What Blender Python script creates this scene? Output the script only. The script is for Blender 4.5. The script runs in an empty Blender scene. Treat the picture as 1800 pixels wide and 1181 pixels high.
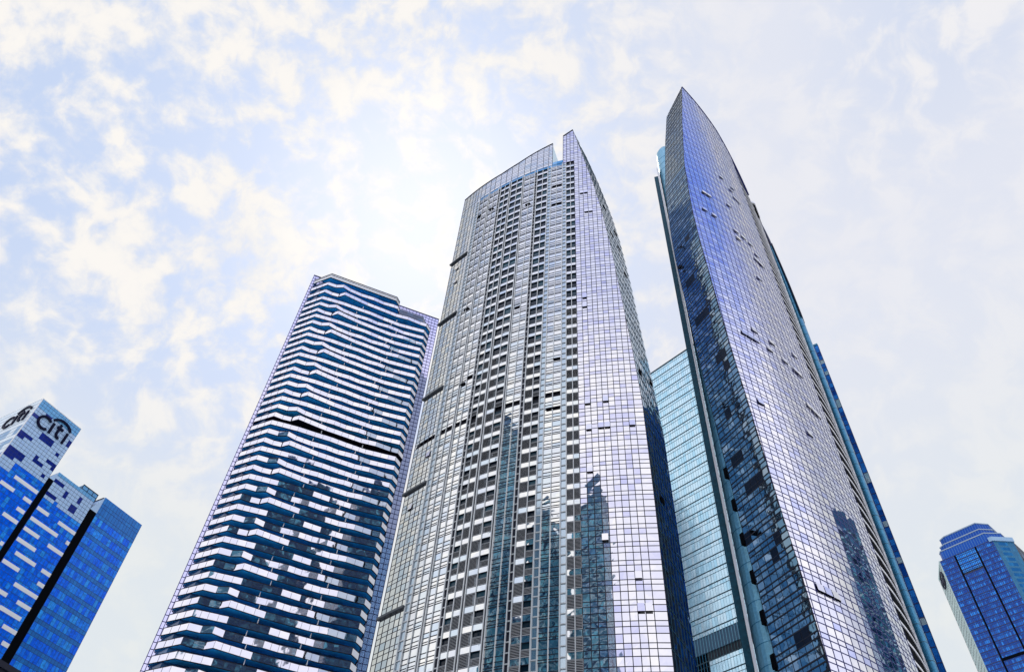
import bpy, math, random
import numpy as np
from mathutils import Vector, Matrix
random.seed(7)
sc = bpy.context.scene
COL = sc.collection
R = math.radians

# ------------------------------------------------------------------ camera
cam_d = bpy.data.cameras.new("camera"); cam = bpy.data.objects.new("camera", cam_d); COL.objects.link(cam)
sc.camera = cam
FPX = 1340.0
cam_d.sensor_fit = 'HORIZONTAL'; cam_d.sensor_width = 36.0; cam_d.lens = 36.0 * FPX / 1800.0
cam_d.clip_start = 0.5; cam_d.clip_end = 20000.0
zen = Vector((94.0, 1110.5, FPX)).normalized()            # zenith in (right, up, forward)
fw = Vector((0, 0, 1)); yv = (fw - zen * fw.dot(zen)).normalized()
rows = []
xv = Vector((yv.y * zen.z - yv.z * zen.y, yv.z * zen.x - yv.x * zen.z, yv.x * zen.y - yv.y * zen.x))
if xv.x < 0: xv = -xv
Mw = Matrix((xv, yv, zen))                                # world = Mw @ (right, up, forward)
r_, u_, f_ = (Mw @ Vector(v) for v in ((1, 0, 0), (0, 1, 0), (0, 0, 1)))
cam.matrix_world = Matrix(((r_.x, u_.x, -f_.x, 0), (r_.y, u_.y, -f_.y, 0), (r_.z, u_.z, -f_.z, 1.6), (0, 0, 0, 1)))

# ------------------------------------------------------------------ light
SUN_EL, SUN_AZ = 57.5, -13.0                               # azimuth from +y towards +x
sd = Vector((math.sin(R(SUN_AZ)) * math.cos(R(SUN_EL)), math.cos(R(SUN_AZ)) * math.cos(R(SUN_EL)), math.sin(R(SUN_EL))))
sun_d = bpy.data.lights.new("sun", 'SUN'); sun_d.energy = 1.3; sun_d.angle = R(10); sun_d.color = (1, .95, .88)
sun = bpy.data.objects.new("sun", sun_d); COL.objects.link(sun); sun.location = (0, 0, 400)
sun.rotation_euler = (-sd).to_track_quat('-Z', 'Y').to_euler()
sc.view_settings.view_transform = 'Standard'; sc.view_settings.look = 'None'
sc.view_settings.exposure = 0.14; sc.view_settings.gamma = 1.0; sc.view_settings.use_curve_mapping = False
sc.cycles.max_bounces = 8; sc.cycles.glossy_bounces = 6; sc.cycles.diffuse_bounces = 3

def build_world():
    w = bpy.data.worlds.new("World"); sc.world = w; w.use_nodes = True
    nt = w.node_tree; N = nt.nodes; L = nt.links; N.clear()
    out = N.new('ShaderNodeOutputWorld'); bg = N.new('ShaderNodeBackground'); L.new(bg.outputs[0], out.inputs[0])
    bg.inputs[1].default_value = 0.1
    tc = N.new('ShaderNodeTexCoord')
    def math_(op, a, b=None, c=None, clamp=False):
        n = N.new('ShaderNodeMath'); n.operation = op; n.use_clamp = clamp
        for i, v in enumerate((a, b, c)):
            if v is None: continue
            if hasattr(v, 'links'): L.new(v, n.inputs[i])
            else: n.inputs[i].default_value = v
        return n.outputs[0]
    def sm(v, a, b):
        n = N.new('ShaderNodeMapRange'); n.interpolation_type = 'SMOOTHSTEP'
        L.new(v, n.inputs[0]); n.inputs[1].default_value = a; n.inputs[2].default_value = b
        return n.outputs[0]
    def mix(f, a, b):
        n = N.new('ShaderNodeMix'); n.data_type = 'RGBA'
        if hasattr(f, 'links'): L.new(f, n.inputs[0])
        else: n.inputs[0].default_value = f
        for i, v in ((6, a), (7, b)):
            if hasattr(v, 'links'): L.new(v, n.inputs[i])
            else: n.inputs[i].default_value = (*v, 1)
        return n.outputs[2]
    def noise(vec, scale, detail, rough=.5, dist=0.0):
        n = N.new('ShaderNodeTexNoise'); L.new(vec, n.inputs['Vector'])
        n.inputs['Scale'].default_value = scale; n.inputs['Detail'].default_value = detail
        n.inputs['Roughness'].default_value = rough; n.inputs['Distortion'].default_value = dist
        return n.outputs[0]
    def dot(v, d):
        n = N.new('ShaderNodeVectorMath'); n.operation = 'DOT_PRODUCT'; L.new(v, n.inputs[0]); n.inputs[1].default_value = d
        return n.outputs['Value']
    D = tc.outputs['Generated']
    sp = N.new('ShaderNodeSeparateXYZ'); L.new(D, sp.inputs[0]); X, Y, Z = sp.outputs
    sky = N.new('ShaderNodeTexSky'); sky.sky_type = 'NISHITA'; sky.sun_disc = False
    sky.sun_elevation = R(SUN_EL); sky.sun_rotation = R(SUN_AZ); sky.dust_density = 2.0; sky.air_density = 1.0
    # cloud deck: project the direction on a flat layer
    zc = math_('MAXIMUM', Z, 0.12)
    cv = N.new('ShaderNodeCombineXYZ'); L.new(math_('DIVIDE', X, zc), cv.inputs[0]); L.new(math_('DIVIDE', Y, zc), cv.inputs[1])
    mp = N.new('ShaderNodeMapping'); L.new(cv.outputs[0], mp.inputs[0]); mp.inputs['Rotation'].default_value = (0, 0, R(40)); mp.inputs['Scale'].default_value = (1.0, .9, 1)
    warp = noise(D, 9.0, 3, .5); warp2 = noise(cv.outputs[0], 5.0, 3, .5)
    wv = N.new('ShaderNodeVectorMath'); wv.operation = 'ADD'; L.new(D, wv.inputs[0])
    wc = N.new('ShaderNodeCombineXYZ'); L.new(math_('MULTIPLY', warp, .10), wc.inputs[0]); L.new(math_('MULTIPLY', warp2, .06), wc.inputs[1]); L.new(math_('MULTIPLY', warp, -.08), wc.inputs[2]); L.new(wc.outputs[0], wv.inputs[1])
    small = noise(wv.outputs[0], 23.0, 10, .56)
    big = noise(wv.outputs[0], 5.0, 2, .5)
    gap = math_('ADD', math_('MULTIPLY', small, .72), math_('MULTIPLY', big, .28))
    cloud = sm(gap, .41, .60)
    # broken cloud to the upper left, an even veil elsewhere
    left = sm(dot(D, (-.50, .48, .72)), .62, .90)
    high = sm(Z, .72, .95)
    brk = math_('MAXIMUM', math_('MULTIPLY', left, sm(Z, .45, .72)), math_('MULTIPLY', high, math_('ADD', math_('MULTIPLY', sm(math_('ABSOLUTE', math_('SUBTRACT', X, .12)), .12, .34), .55), .10)))
    brk = math_('MAXIMUM', brk, .14)
    veil = mix(sm(Z, .4, .8), (7.1, 7.5, 7.6), (7.25, 7.4, 8.1))
    bluepatch = mix(.15, (5.4, 6.5, 8.7), sky.outputs[0])
    brokn = mix(cloud, bluepatch, mix(sm(small, .40, .66), (7.9, 7.85, 7.95), (8.8, 8.5, 8.15)))
    front = mix(brk, veil, brokn)
    glow = sm(dot(D, tuple(sd)), .972, 1.0)
    front = mix(math_('MULTIPLY', glow, math_('ADD', math_('MULTIPLY', cloud, .55), .15)), front, (10.0, 9.7, 9.3))
    # the sky behind and to the right of the camera: lavender cloud brightened beyond the front sky for the facades to mirror, clear deep blue higher up
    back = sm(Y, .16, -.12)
    boosted_cloud = mix(sm(gap, .40, .62), (11.6, 11.7, 13.3), (13.6, 13.4, 13.8))
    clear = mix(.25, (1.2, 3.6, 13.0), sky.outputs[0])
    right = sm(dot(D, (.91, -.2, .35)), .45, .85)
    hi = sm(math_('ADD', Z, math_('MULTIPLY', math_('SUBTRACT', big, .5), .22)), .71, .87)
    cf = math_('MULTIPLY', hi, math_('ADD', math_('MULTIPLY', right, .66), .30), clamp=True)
    rear = mix(cf, boosted_cloud, clear)
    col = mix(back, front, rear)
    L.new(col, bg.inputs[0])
build_world()

# ------------------------------------------------------------------ materials
MATS = {}
def mat(name, base, rough=.5, metal=0.0, base2=None, bump=0.0, bscale=.6, spec=.5, noise=0.0, nscale=1.0):
    if name in MATS: return MATS[name]
    m = bpy.data.materials.new(name); m.use_nodes = True; MATS[name] = m
    nt = m.node_tree; N = nt.nodes; L = nt.links; b = N['Principled BSDF']
    b.inputs['Base Color'].default_value = (*base, 1); b.inputs['Roughness'].default_value = rough
    b.inputs['Metallic'].default_value = metal; b.inputs['Specular IOR Level'].default_value = spec
    geo = N.new('ShaderNodeNewGeometry')
    colsock = None
    if base2:
        at = N.new('ShaderNodeAttribute'); at.attribute_name = 'rnd'
        mx = N.new('ShaderNodeMix'); mx.data_type = 'RGBA'; L.new(at.outputs['Fac'], mx.inputs[0])
        mx.inputs[6].default_value = (*base, 1); mx.inputs[7].default_value = (*base2, 1); colsock = mx.outputs[2]
    if noise:
        nz = N.new('ShaderNodeTexNoise'); nz.inputs['Scale'].default_value = nscale; nz.inputs['Detail'].default_value = 5
        L.new(geo.outputs['Position'], nz.inputs['Vector'])
        mr = N.new('ShaderNodeMapRange'); L.new(nz.outputs[0], mr.inputs[0]); mr.inputs[1].default_value = .3; mr.inputs[2].default_value = .7
        mr.inputs[3].default_value = 1 - noise; mr.inputs[4].default_value = 1 + noise
        mx2 = N.new('ShaderNodeMix'); mx2.data_type = 'RGBA'; mx2.blend_type = 'MULTIPLY'; mx2.inputs[0].default_value = 1
        if colsock: L.new(colsock, mx2.inputs[6])
        else: mx2.inputs[6].default_value = (*base, 1)
        L.new(mr.outputs[0], mx2.inputs[7]); colsock = mx2.outputs[2]
    if colsock: L.new(colsock, b.inputs['Base Color'])
    if bump:
        nz = N.new('ShaderNodeTexNoise'); nz.inputs['Scale'].default_value = bscale; nz.inputs['Detail'].default_value = 1.5
        L.new(geo.outputs['Position'], nz.inputs['Vector'])
        bp = N.new('ShaderNodeBump'); bp.inputs['Strength'].default_value = bump; bp.inputs['Distance'].default_value = .3
        L.new(nz.outputs[0], bp.inputs['Height']); L.new(bp.outputs[0], b.inputs['Normal'])
    return m
M_GLASS = mat('mirror_glass', (.66, .655, .68), .03, 1, (.46, .47, .64), .14, .30)
M_GLASS2 = mat('mirror_glass_lavender', (.66, .655, .68), .03, 1, (.40, .44, .70), .07, .35)
M_GLASSL = mat('mirror_glass_pale', (.655, .66, .63), .03, 1, (.44, .52, .58), .14, .35)
M_SIDE = mat('side_glass', (.13, .25, .38), .05, 1, (.34, .43, .52), .16, .5)
M_SIDE1 = mat('side_glass_pale', (.12, .24, .36), .05, 1, (.50, .58, .64), .16, .5)
M_REAR = mat('rear_glass', (.52, .60, .66), .06, 1, (.60, .66, .70), .08, .4)
M_DARKG = mat('dark_window_glass', (.002, .010, .022), .08, 0, (.03, .10, .14), .1, .8, .22)
M_MULL = mat('dark_mullion', (.012, .014, .028), .5, 0, None, 0, 1, .2)
M_MULLB = mat('blue_mullion', (.02, .026, .14), .45, 0, None, 0, 1, .2)
M_SILV = mat('silver_mullion', (.60, .62, .62), .4, .3)
M_CORE = mat('core_wall', (.03, .04, .06), .7)
M_LOUV = mat('louvre_slat', (.43, .44, .45), .5)
M_BLACK = mat('black_opening', (.003, .004, .006), .9, 0, None, 0, 1, .03)
M_LEDGE = mat('ledge_metal', (.05, .06, .07), .5)
M_HEAD = mat('header_glass', (.05, .24, .45), .05, 1, (.25, .45, .62), .08)
M_WHITE = mat('white_panel', (.74, .75, .78), .35, 0, (.80, .80, .80))
M_BAND = mat('band_glass', (.60, .60, .67), .03, 1, (.655, .65, .70), .10, .25)
M_SOFF = mat('blue_soffit', (.022, .40, .92), .45, 0, None, 0, 1, .4, .22, .5)
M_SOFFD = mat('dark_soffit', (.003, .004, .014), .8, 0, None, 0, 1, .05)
M_RECG = mat('recessed_glazing', (.006, .04, .13), .08, 0, (.02, .10, .26), .1, .6, .8)
M_SLAB = mat('lavender_panel', (.50, .50, .72), .06, 1, (.60, .60, .74), .05)
M_TEAL = mat('teal_cladding', (.03, .19, .34), .32, .45, (.04, .22, .37), .0, 1, .5, .18, 2.2)
M_TEALP = mat('pale_teal_cladding', (.16, .40, .54), .32, .5, (.20, .44, .57), .0, 1, .5, .15, 2.2)
M_TGLASS = mat('teal_glass', (.60, .82, .92), .16, .6, (.40, .70, .86), .04, .6)
M_TLINE = mat('teal_joint', (.02, .07, .10), .5)
M_BGLASS = mat('blue_glass', (.001, .15, .98), .25, .1, (.03, .36, .98), .05, .8, .2, .3, 1.2)
M_BGLASS2 = mat('metallic_blue_glass', (.01, .16, .60), .12, .8, (.06, .32, .72), .10, .8)  # smoother, more metallic blue for the far tower's tall glazing
M_BPAN = mat('pale_blue_panel', (.48, .68, .92), .4, 0, (.42, .62, .90), 0, 1, .4, .05, 4)
M_BPANT = mat('sky_blue_panel', (.15, .45, .80), .4, 0, (.20, .50, .84), 0, 1, .4, .08, 3)
M_STRIP = mat('white_strip', (.92, .93, .93), .4)
M_NAVY = mat('navy_window', (.001, .02, .26), .2, .2, (.003, .03, .34), .05)
M_NAVYL = mat('navy_letter', (.003, .005, .03), .5, 0, None, 0, 1, .08)
M_BJOINT = mat('blue_joint', (.004, .02, .12), .5)
M_FGLASS = mat('royal_blue_glass', (.001, .055, .33), .2, .3, (.02, .24, .78), .1, .8, .25)
M_FPALE = mat('pale_green_panel', (.36, .48, .48), .5, 0, (.42, .54, .53), 0, 1, .4, .1, 1)
M_FTRIM = mat('grey_trim', (.24, .33, .44), .5)
M_GREEN = mat('green_stone', (.02, .15, .16), .6, 0, (.06, .28, .27), 0, 1, .4, .5, 2.5)
M_ROOF = mat('roof_deck', (.12, .12, .13), .8)

# ------------------------------------------------------------------ mesh helpers
class MB:
    def __init__(s): s.v = []; s.f = []; s.r = []
    def face(s, pts, rnd=None):
        i = len(s.v); s.v.extend([(p[0], p[1], p[2]) for p in pts]); s.f.append(tuple(range(i, i + len(pts)))); s.r.append(random.random() ** 3 if rnd is None else rnd)
    def hexa(s, b, t, rnd=None):
        """closed box from four bottom and four top points (counter-clockwise seen from above)"""
        rr = random.random() ** 3 if rnd is None else rnd
        s.face(t, rr); s.face(b[::-1], rr)
        for k in range(4):
            j = (k + 1) % 4; s.face([b[k], b[j], t[j], t[k]], rr)
    def box(s, x0, x1, y0, y1, z0, z1, T=lambda p: p):
        c = [(x0, y0), (x1, y0), (x1, y1), (x0, y1)]
        s.hexa([T((a, b, z0)) for a, b in c], [T((a, b, z1)) for a, b in c])
    def prism(s, poly, z0, z1):
        n = len(poly); s.face([(p[0], p[1], z1) for p in poly]); s.face([(p[0], p[1], z0) for p in poly][::-1])
        for k in range(n):
            a, b = poly[k], poly[(k + 1) % n]; s.face([(a[0], a[1], z0), (b[0], b[1], z0), (b[0], b[1], z1), (a[0], a[1], z1)])
    def loft(s, rings):
        n = len(rings[0])
        for A, B in zip(rings[:-1], rings[1:]):
            for k in range(n):
                j = (k + 1) % n; s.face([A[k], A[j], B[j], B[k]])
        s.face(rings[-1]); s.face(rings[0][::-1])
    def build(s, name, m, parent=None, smooth=False):
        off = parent.matrix_world.translation if parent is not None and parent.parent is None else (ROOTLOC.get(parent.name) if parent is not None else None)
        if parent is not None: off = Vector(ROOTLOC[parent.name])
        me = bpy.data.meshes.new(name)
        V = np.array(s.v, dtype=float)
        if off is not None and len(V): V = V - np.array(off)
        me.from_pydata(V.tolist(), [], s.f)
        a = me.attributes.new('rnd', 'FLOAT', 'FACE'); a.data.foreach_set('value', s.r)
        me.materials.append(m)
        if smooth:
            for p in me.polygons: p.use_smooth = True
        o = bpy.data.objects.new(name, me); COL.objects.link(o)
        if parent is not None:
            o.parent = parent; ROOTLOC[o.name] = ROOTLOC[parent.name]
        return o
ROOTLOC = {}
def thing(name, loc, label, cat, group=None):
    o = bpy.data.objects.new(name, None); COL.objects.link(o); o.location = loc; o.empty_display_size = 5
    o['label'] = label; o['category'] = cat
    if group: o['group'] = group
    ROOTLOC[o.name] = tuple(loc)
    return o
def struct(name, mb, m):
    o = mb.build(name, m); o['kind'] = 'structure'; return o
def unit(v): v = np.array(v, float); return v / np.linalg.norm(v)
def J(a): return (random.random() - .5) * 2 * a
def pane(mb, P, Nrm, s0, s1, z0, z1, g=.03, j=.006, s0t=None, s1t=None, off=0.0, rnd=None):
    """one glass pane on the surface P(s, z), each corner pushed a few millimetres in or out"""
    s0t = s0 if s0t is None else s0t; s1t = s1 if s1t is None else s1t
    q = []
    for (s_, z_) in ((s0, z0), (s1, z0), (s1t, z1), (s0t, z1)):
        p = P(s_, z_); n = Nrm(s_, z_); e = off + J(j); q.append((p[0] + n[0] * e, p[1] + n[1] * e, p[2] + n[2] * e))
    mb.face(q, rnd)
def vbar(mb, P, Nrm, s, z0, z1, w, d=.05, back=.1, seg=1):
    """upright bar on a surface"""
    zs = np.linspace(z0, z1, seg + 1)
    for a, b in zip(zs[:-1], zs[1:]):
        B = []; T = []
        for z, Q in ((a, B), (b, T)):
            p = np.array(P(s, z)); n = np.array(Nrm(s, z)); t = np.array((-n[1], n[0], 0)) ; t = t / np.linalg.norm(t)
            for k, e in ((-1, d), (1, d), (1, -back), (-1, -back)): Q.append(p + t * k * w / 2 + n * e)
        mb.hexa([tuple(x) for x in B], [tuple(x) for x in T])
def hbar(mb, P, Nrm, ss, z, h, d=.03, back=.08):
    """level bar following the surface"""
    pts = []
    for s in ss:
        p = np.array(P(s, z)); n = np.array(Nrm(s, z)); n = np.array((n[0], n[1], 0)); n /= np.linalg.norm(n)
        pts.append((p, n))
    for (p, n), (q, m) in zip(pts[:-1], pts[1:]):
        a, b, c, e = p + n * d, q + m * d, q - m * back, p - n * back
        lo = [tuple(x - (0, 0, h / 2)) for x in (a, b, c, e)]; hi_ = [tuple(x + (0, 0, h / 2)) for x in (a, b, c, e)]
        mb.hexa(lo, hi_)

# ------------------------------------------------------------------ ground
g = MB(); g.face([(-4000, -4000, 0), (4000, -4000, 0), (4000, 4000, 0), (-4000, 4000, 0)])
struct('ground', g, mat('paving', (.58, .58, .57), .8, 0, None, 0, 1, .3, .2, .05))

# ================================================================== tower 1: the central one
C1 = np.array((40.8676, 194.1821)); RAD = 82.669
def cylP(c, off=0.0):
    def P(a, z):
        t = R(a); return (c[0] + (RAD + off) * math.cos(t), c[1] + (RAD + off) * math.sin(t), z)
    return P
def cylN(a, z): t = R(a); return (math.cos(t), math.sin(t), 0.0)
K1 = np.array([(0, -98.2), (60, -98.2), (93, -98.25), (119, -98.45), (135.6, -99.07), (159.9, -100.21), (178.8, -101.11), (201, -102.5), (217, -103.89), (239.9, -106.22), (257, -107.98)])
def corner1(z): return float(np.interp(z, K1[:, 0], K1[:, 1]))
D1 = unit((.55, .835))
W1 = np.array([(0, 11.8), (60, 11.8), (120, 11.8), (150, 11.8), (190, 13.2), (222, 14.6), (240, 13.5), (250, 8.5), (257, 0)])
def side1w(z): return float(np.interp(z, W1[:, 0], W1[:, 1]))
FH = 3.8
def zb1(n): return 230.9 - FH * n

def louvre(name, parent, P, Nrm, a0, a1, z0, z1):
    """framed panel of sloping slats"""
    m = MB(); n = max(5, int((z1 - z0) / .26))
    p0 = np.array(P(a0, z0)); p1 = np.array(P(a1, z0)); nn = np.array(Nrm((a0 + a1) / 2, z0)); t = p1 - p0
    fr = .06
    for (f0, f1, za, zb_) in ((0, .05, z0, z1), (.95, 1, z0, z1), (.05, .95, z0, z0 + fr), (.05, .95, z1 - fr, z1)):
        A, B = p0 + t * f0, p0 + t * f1
        lo = [A + nn * .06, B + nn * .06, B - nn * .12, A - nn * .12]
        m.hexa([(q[0], q[1], za) for q in lo], [(q[0], q[1], zb_) for q in lo])
    A, B = p0 + t * .05, p0 + t * .95
    for k in range(n):
        za = z0 + fr + (z1 - z0 - 2 * fr) * (k + .25) / n; h = (z1 - z0) / n * .42
        m.face([(*(A + nn * .05)[:2], za), (*(B + nn * .05)[:2], za), (*(B - nn * .06)[:2], za + h), (*(A - nn * .06)[:2], za + h)])
        m.face([(*(A + nn * .05)[:2], za - .04), (*(B + nn * .05)[:2], za - .04), (*(B + nn * .05)[:2], za), (*(A + nn * .05)[:2], za)])
    return m
def merge(dst, src):
    i = len(dst.v); dst.v += src.v; dst.f += [tuple(k + i for k in f) for f in src.f]; dst.r += src.r

def awning(parent, P, Nrm, a, z, da, ncol, glass, tall=1.6):
    """top-hung pane pushed open, black gap below it"""
    for k in range(ncol):
        a0, a1 = a + da * (k - ncol / 2) + da * .06, a + da * (k + 1 - ncol / 2) - da * .06
        o_ = .30
        def at(s, zz, e): p = P(s, zz); n = Nrm(s, zz); return (p[0] + n[0] * e, p[1] + n[1] * e, zz)
        m = MB()
        m.face([at(a0, z + .12, o_), at(a1, z + .12, o_), at(a1, z + tall, .16), at(a0, z + tall, .16)])
        w = m.build('awning_window', glass, parent)
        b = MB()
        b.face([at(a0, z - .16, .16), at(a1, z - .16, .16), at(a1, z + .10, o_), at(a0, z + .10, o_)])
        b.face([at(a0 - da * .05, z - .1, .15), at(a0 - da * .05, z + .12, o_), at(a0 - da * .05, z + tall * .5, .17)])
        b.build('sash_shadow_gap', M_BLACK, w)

def tower1():
    P, Nn = cylP(C1), cylN
    root = thing('glass_skyscraper', (20, 130, 0), 'curved silver skyscraper with dark window columns and a pointed glass corner, in the middle', 'skyscraper')
    # body ---------------------------------------------------------------
    Pi = cylP(C1, -.35)
    back_l = np.array((-18.0, 151.0))
    def ring(z, a0=-138.3):
        a1 = corner1(z); w = max(side1w(z) - .3, 0.05)
        pts = [Pi(a0 + (a1 - .25 - a0) * k / 22, z) for k in range(23)]
        c = np.array(Pi(a1 - .25, z)[:2]); e = c + D1 * w
        return pts + [(e[0], e[1], z), (e[0] - 5, e[1] + 9, z), (back_l[0], back_l[1], z)]
    m = MB(); m.loft([ring(z) for z in (0, 60, 100, 130, 160, 190, 215, 235.4)]); m.build('rear_curtain_wall', M_REAR, root)
    # parapet block behind the left screen and blade behind the pointed corner
    m = MB()
    def top1(a): return float(np.interp(a, [-138.5, -126.5, -122, -117.6, -113], [242.8, 243, 244.6, 247.4, 250.0]))
    A = [-138.3 + 25.2 * k / 16 for k in range(17)]
    lo = [Pi(a, 235.4) for a in A]; hi_ = [Pi(a, top1(a) - .15) for a in A]
    inn = cylP(C1, -8.5); lo2 = [inn(a, 235.4) for a in A]; hi2 = [inn(a, top1(a) - .15) for a in A]
    for k in range(16):
        m.face([lo[k], lo[k + 1], hi_[k + 1], hi_[k]]); m.face([lo2[k + 1], lo2[k], hi2[k], hi2[k + 1]]); m.face([hi_[k], hi_[k + 1], hi2[k + 1], hi2[k]])
    m.face([lo[0], hi_[0], hi2[0], lo2[0]]); m.face([lo[-1], lo2[-1], hi2[-1], hi_[-1]])
    m.build('parapet_wall', M_TGLASS, root)
    m = MB()
    def bring(z):
        a1 = corner1(z) - .12; c = np.array(Pi(a1, z)[:2]); e = c + D1 * max(side1w(z) - .3, .04); b = np.array(Pi(-110.3, z)[:2])
        return [(b[0], b[1], z), (c[0], c[1], z), (e[0], e[1], z), tuple(b + (e - c) * .9 + (.02, .03)) + (z,)]
    R4 = [bring(z) for z in (235.4, 242, 249, 253.5)]; m.loft(R4)
    tip = (*P(-108.0, 256.8)[:2], 256.8); a, b, c, d = R4[-1]
    for f in ((a, b, tip), (b, c, tip), (c, d, tip), (d, a, tip)): m.face(f)
    m.build('fin_wall', M_SIDE1, root)
    # columns of the front ----------------------------------------------
    GL = [-138.4, -137.39, -136.2, -135.14, -134.2, -133.37]
    BAYS = [('g', -132.37, -131.1, -129.66), ('g', -129.30, -128.1, -126.73), ('A', -126.1, -124.9, -123.65), ('B', -123.25, -121.7, -120.2),
            ('g', -119.85, -118.4, -117.13), ('C', -116.53, -115.17, -113.96), ('g', -113.14, -111.86, -110.53), ('D', -109.72, -108.71, -107.84)]
    GR = [-107.84, -106.9, -106.02, -105.08, -104.23, -103.34, -102.44, -101.51, -100.61, -99.68, -98.7]
    DBL = [(-133.37, -132.37), (-129.66, -129.30), (-126.73, -126.1), (-123.65, -123.25), (-120.2, -119.85), (-117.13, -116.53), (-113.96, -113.14), (-110.53, -109.72)]
    gl, glr, fr, frb = MB(), MB(), MB(), MB()
    lou, dwin, dop = [], [], []
    HEAD = 232.6
    for n in range(0, 61):
        z = zb1(n)
        rws = [(z, z + .95), (z + .95, z + 2.55), (z + 2.55, z + 3.8)]
        mech = (n == 29)
        for ri, (za, zt) in enumerate(rws):
            if za < 0: continue
            zt = min(zt, HEAD)
            if zt - za < .2: continue
            # left grid
            for s0, s1 in zip(GL[:-1], GL[1:]):
                if mech and ri == 2: dop.append((n, s0, s1, za, zt))
                else: pane(gl, P, Nn, s0, s1, za, zt)
            for b in BAYS:
                for h, (s0, s1) in enumerate(((b[1], b[2]), (b[2], b[3]))):
                    if b[0] == 'g':
                        if mech and ri == 2: dop.append((n, s0, s1, za, zt))
                        else: pane(gl, P, Nn, s0, s1, za, zt, off=-.05)
                    elif ri == 2:
                        if mech and b[0] != 'D' and h == (0 if b[0] == 'A' else 1): dop.append((n, s0, s1, za, zt))
                        else: pane(gl, P, Nn, s0, s1, za, zt, j=.004)
            # strip of glass between paired mullions
        # louvres and dark windows
        for b in BAYS:
            if b[0] == 'g' or z < 0: continue
            for h, (s0, s1) in enumerate(((b[1], b[2]), (b[2], b[3]))):
                full = {'A': 1, 'B': 0, 'C': 0, 'D': 2}[b[0]]
                start = 21 if b[0] == 'D' else (24 if h == full else 20)
                if n < start: dwin.append((n, s0, s1, z, min(z + 2.55, HEAD)))
                elif full == 2 or h == full: lou.append((n, s0, s1, z, z + 2.55))
                else:
                    cut = 1.35 if n > 26 else .9
                    lou.append((n, s0, s1, z, z + cut)); dwin.append((n, s0, s1, z + cut, z + 2.55))
    # glass header strip
    hd = MB()
    for s0, s1 in [(a, b) for a, b in zip([-132.4, -131.1, -129.5, -128.1, -126.5, -124.9, -123.4, -121.7, -120, -118.4, -116.8, -115.2, -113.5], [-131.1, -129.5, -128.1, -126.5, -124.9, -123.4, -121.7, -120, -118.4, -116.8, -115.2, -113.5, -112.98])]:
        pane(hd, P, Nn, s0, s1, HEAD, 234.0)
    for s0, s1 in ((-112.98, -111.86), (-111.86, -110.41)): pane(hd, P, Nn, s0, s1, HEAD, 235.7)
    hd.build('header_panel', M_HEAD, root)
    # screens above the header
    ps = MB(); SC = GL + [-132.37, -131.1, -129.5, -128.1, -126.5, -124.9, -123.4, -121.7, -120.0, -118.4, -116.8, -115.2, -113.9, -112.98]
    zr = [HEAD]; z = 234.0
    while z < 251: zr.append(z); z += (.9, 1.1, 1.3)[len(zr) % 3]
    for s0, s1 in zip(SC[:-1], SC[1:]):
        for za, zt in zip(zr[:-1], zr[1:]):
            t = top1((s0 + s1) / 2)
            if za > t - .1 or (s0 > -132.5 and za < 233.9): continue
            pane(ps, P, Nn, s0, s1, za, min(zt, t))
    ps.build('parapet_screen', M_GLASSL, root)
    for s in SC: vbar(fr, P, Nn, s, HEAD if s < -132.5 else 233.9, top1(s) + .1, .13)
    for z in zr[1:]:
        ss = [s for s in SC if top1(s) > z]
        if len(ss) > 1: hbar(fr, P, Nn, ss, z, .13)
    for s0, s1 in zip(SC[:-1], SC[1:]):
        a, b = np.array(P(s0, top1(s0))), np.array(P(s1, top1(s1))); n = np.array(Nn(s0, 0))
        lo = [a + n * .15, b + n * .15, b - n * .4, a - n * .4]
        fr.hexa([tuple(p) for p in lo], [tuple(p + (0, 0, .3)) for p in lo])
    # bars of the left part
    floors = [zb1(n) for n in range(0, 61) if zb1(n) > 0]
    for s in GL: vbar(fr, P, Nn, s, 0, HEAD, .14)
    for b in BAYS:
        for s in b[1:]: vbar(frb if s == b[2] else fr, P, Nn, s, 0, HEAD, .12 if s != b[2] else .15, .16 if s == b[2] else .05)
        if b[0] in 'ABCD':
            for z in floors: hbar(fr, P, Nn, b[1:], z, .10); hbar(fr, P, Nn, b[1:], z + 2.55, .10)
        else:
            for z in floors:
                for e in (0, .95, 2.55, 3.0): hbar(fr, P, Nn, b[1:], z + e, .10, .03)
    for z in floors:
        for e in (0, .95, 2.55): hbar(fr, P, Nn, GL, z + e, .12)
    fr.build('mullion_grid', M_MULL, root); frb.build('centre_mullion', M_SILV, root)
    for s0, s1 in DBL:
        m = MB(); vbar(m, P, Nn, (s0 + s1) / 2, 0, HEAD + .8, (s1 - s0) * R(1) * RAD - .05, -.08, .3); m.build('mullion_reveal', M_MULL if s1 - s0 < .7 else mat('reveal_glass', (.42, .50, .56), .08, .8, (.34, .44, .52)), root)
        m = MB(); w = (s1 - s0) * R(1) * RAD
        for s in (s0, s1): vbar(m, P, Nn, s, 0, HEAD + .8, .20, .2)
        z = 6.0
        if w > .7:
            while z < HEAD: hbar(m, P, Nn, (s0, s1), z, .16, .12); z += 1.9
        m.build('paired_mullion', M_SILV, root)
    gl.build('curtain_wall', M_GLASSL, root)
    # right grid up to the curving edge ----------------------------------
    gr, fg = MB(), MB()
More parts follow.
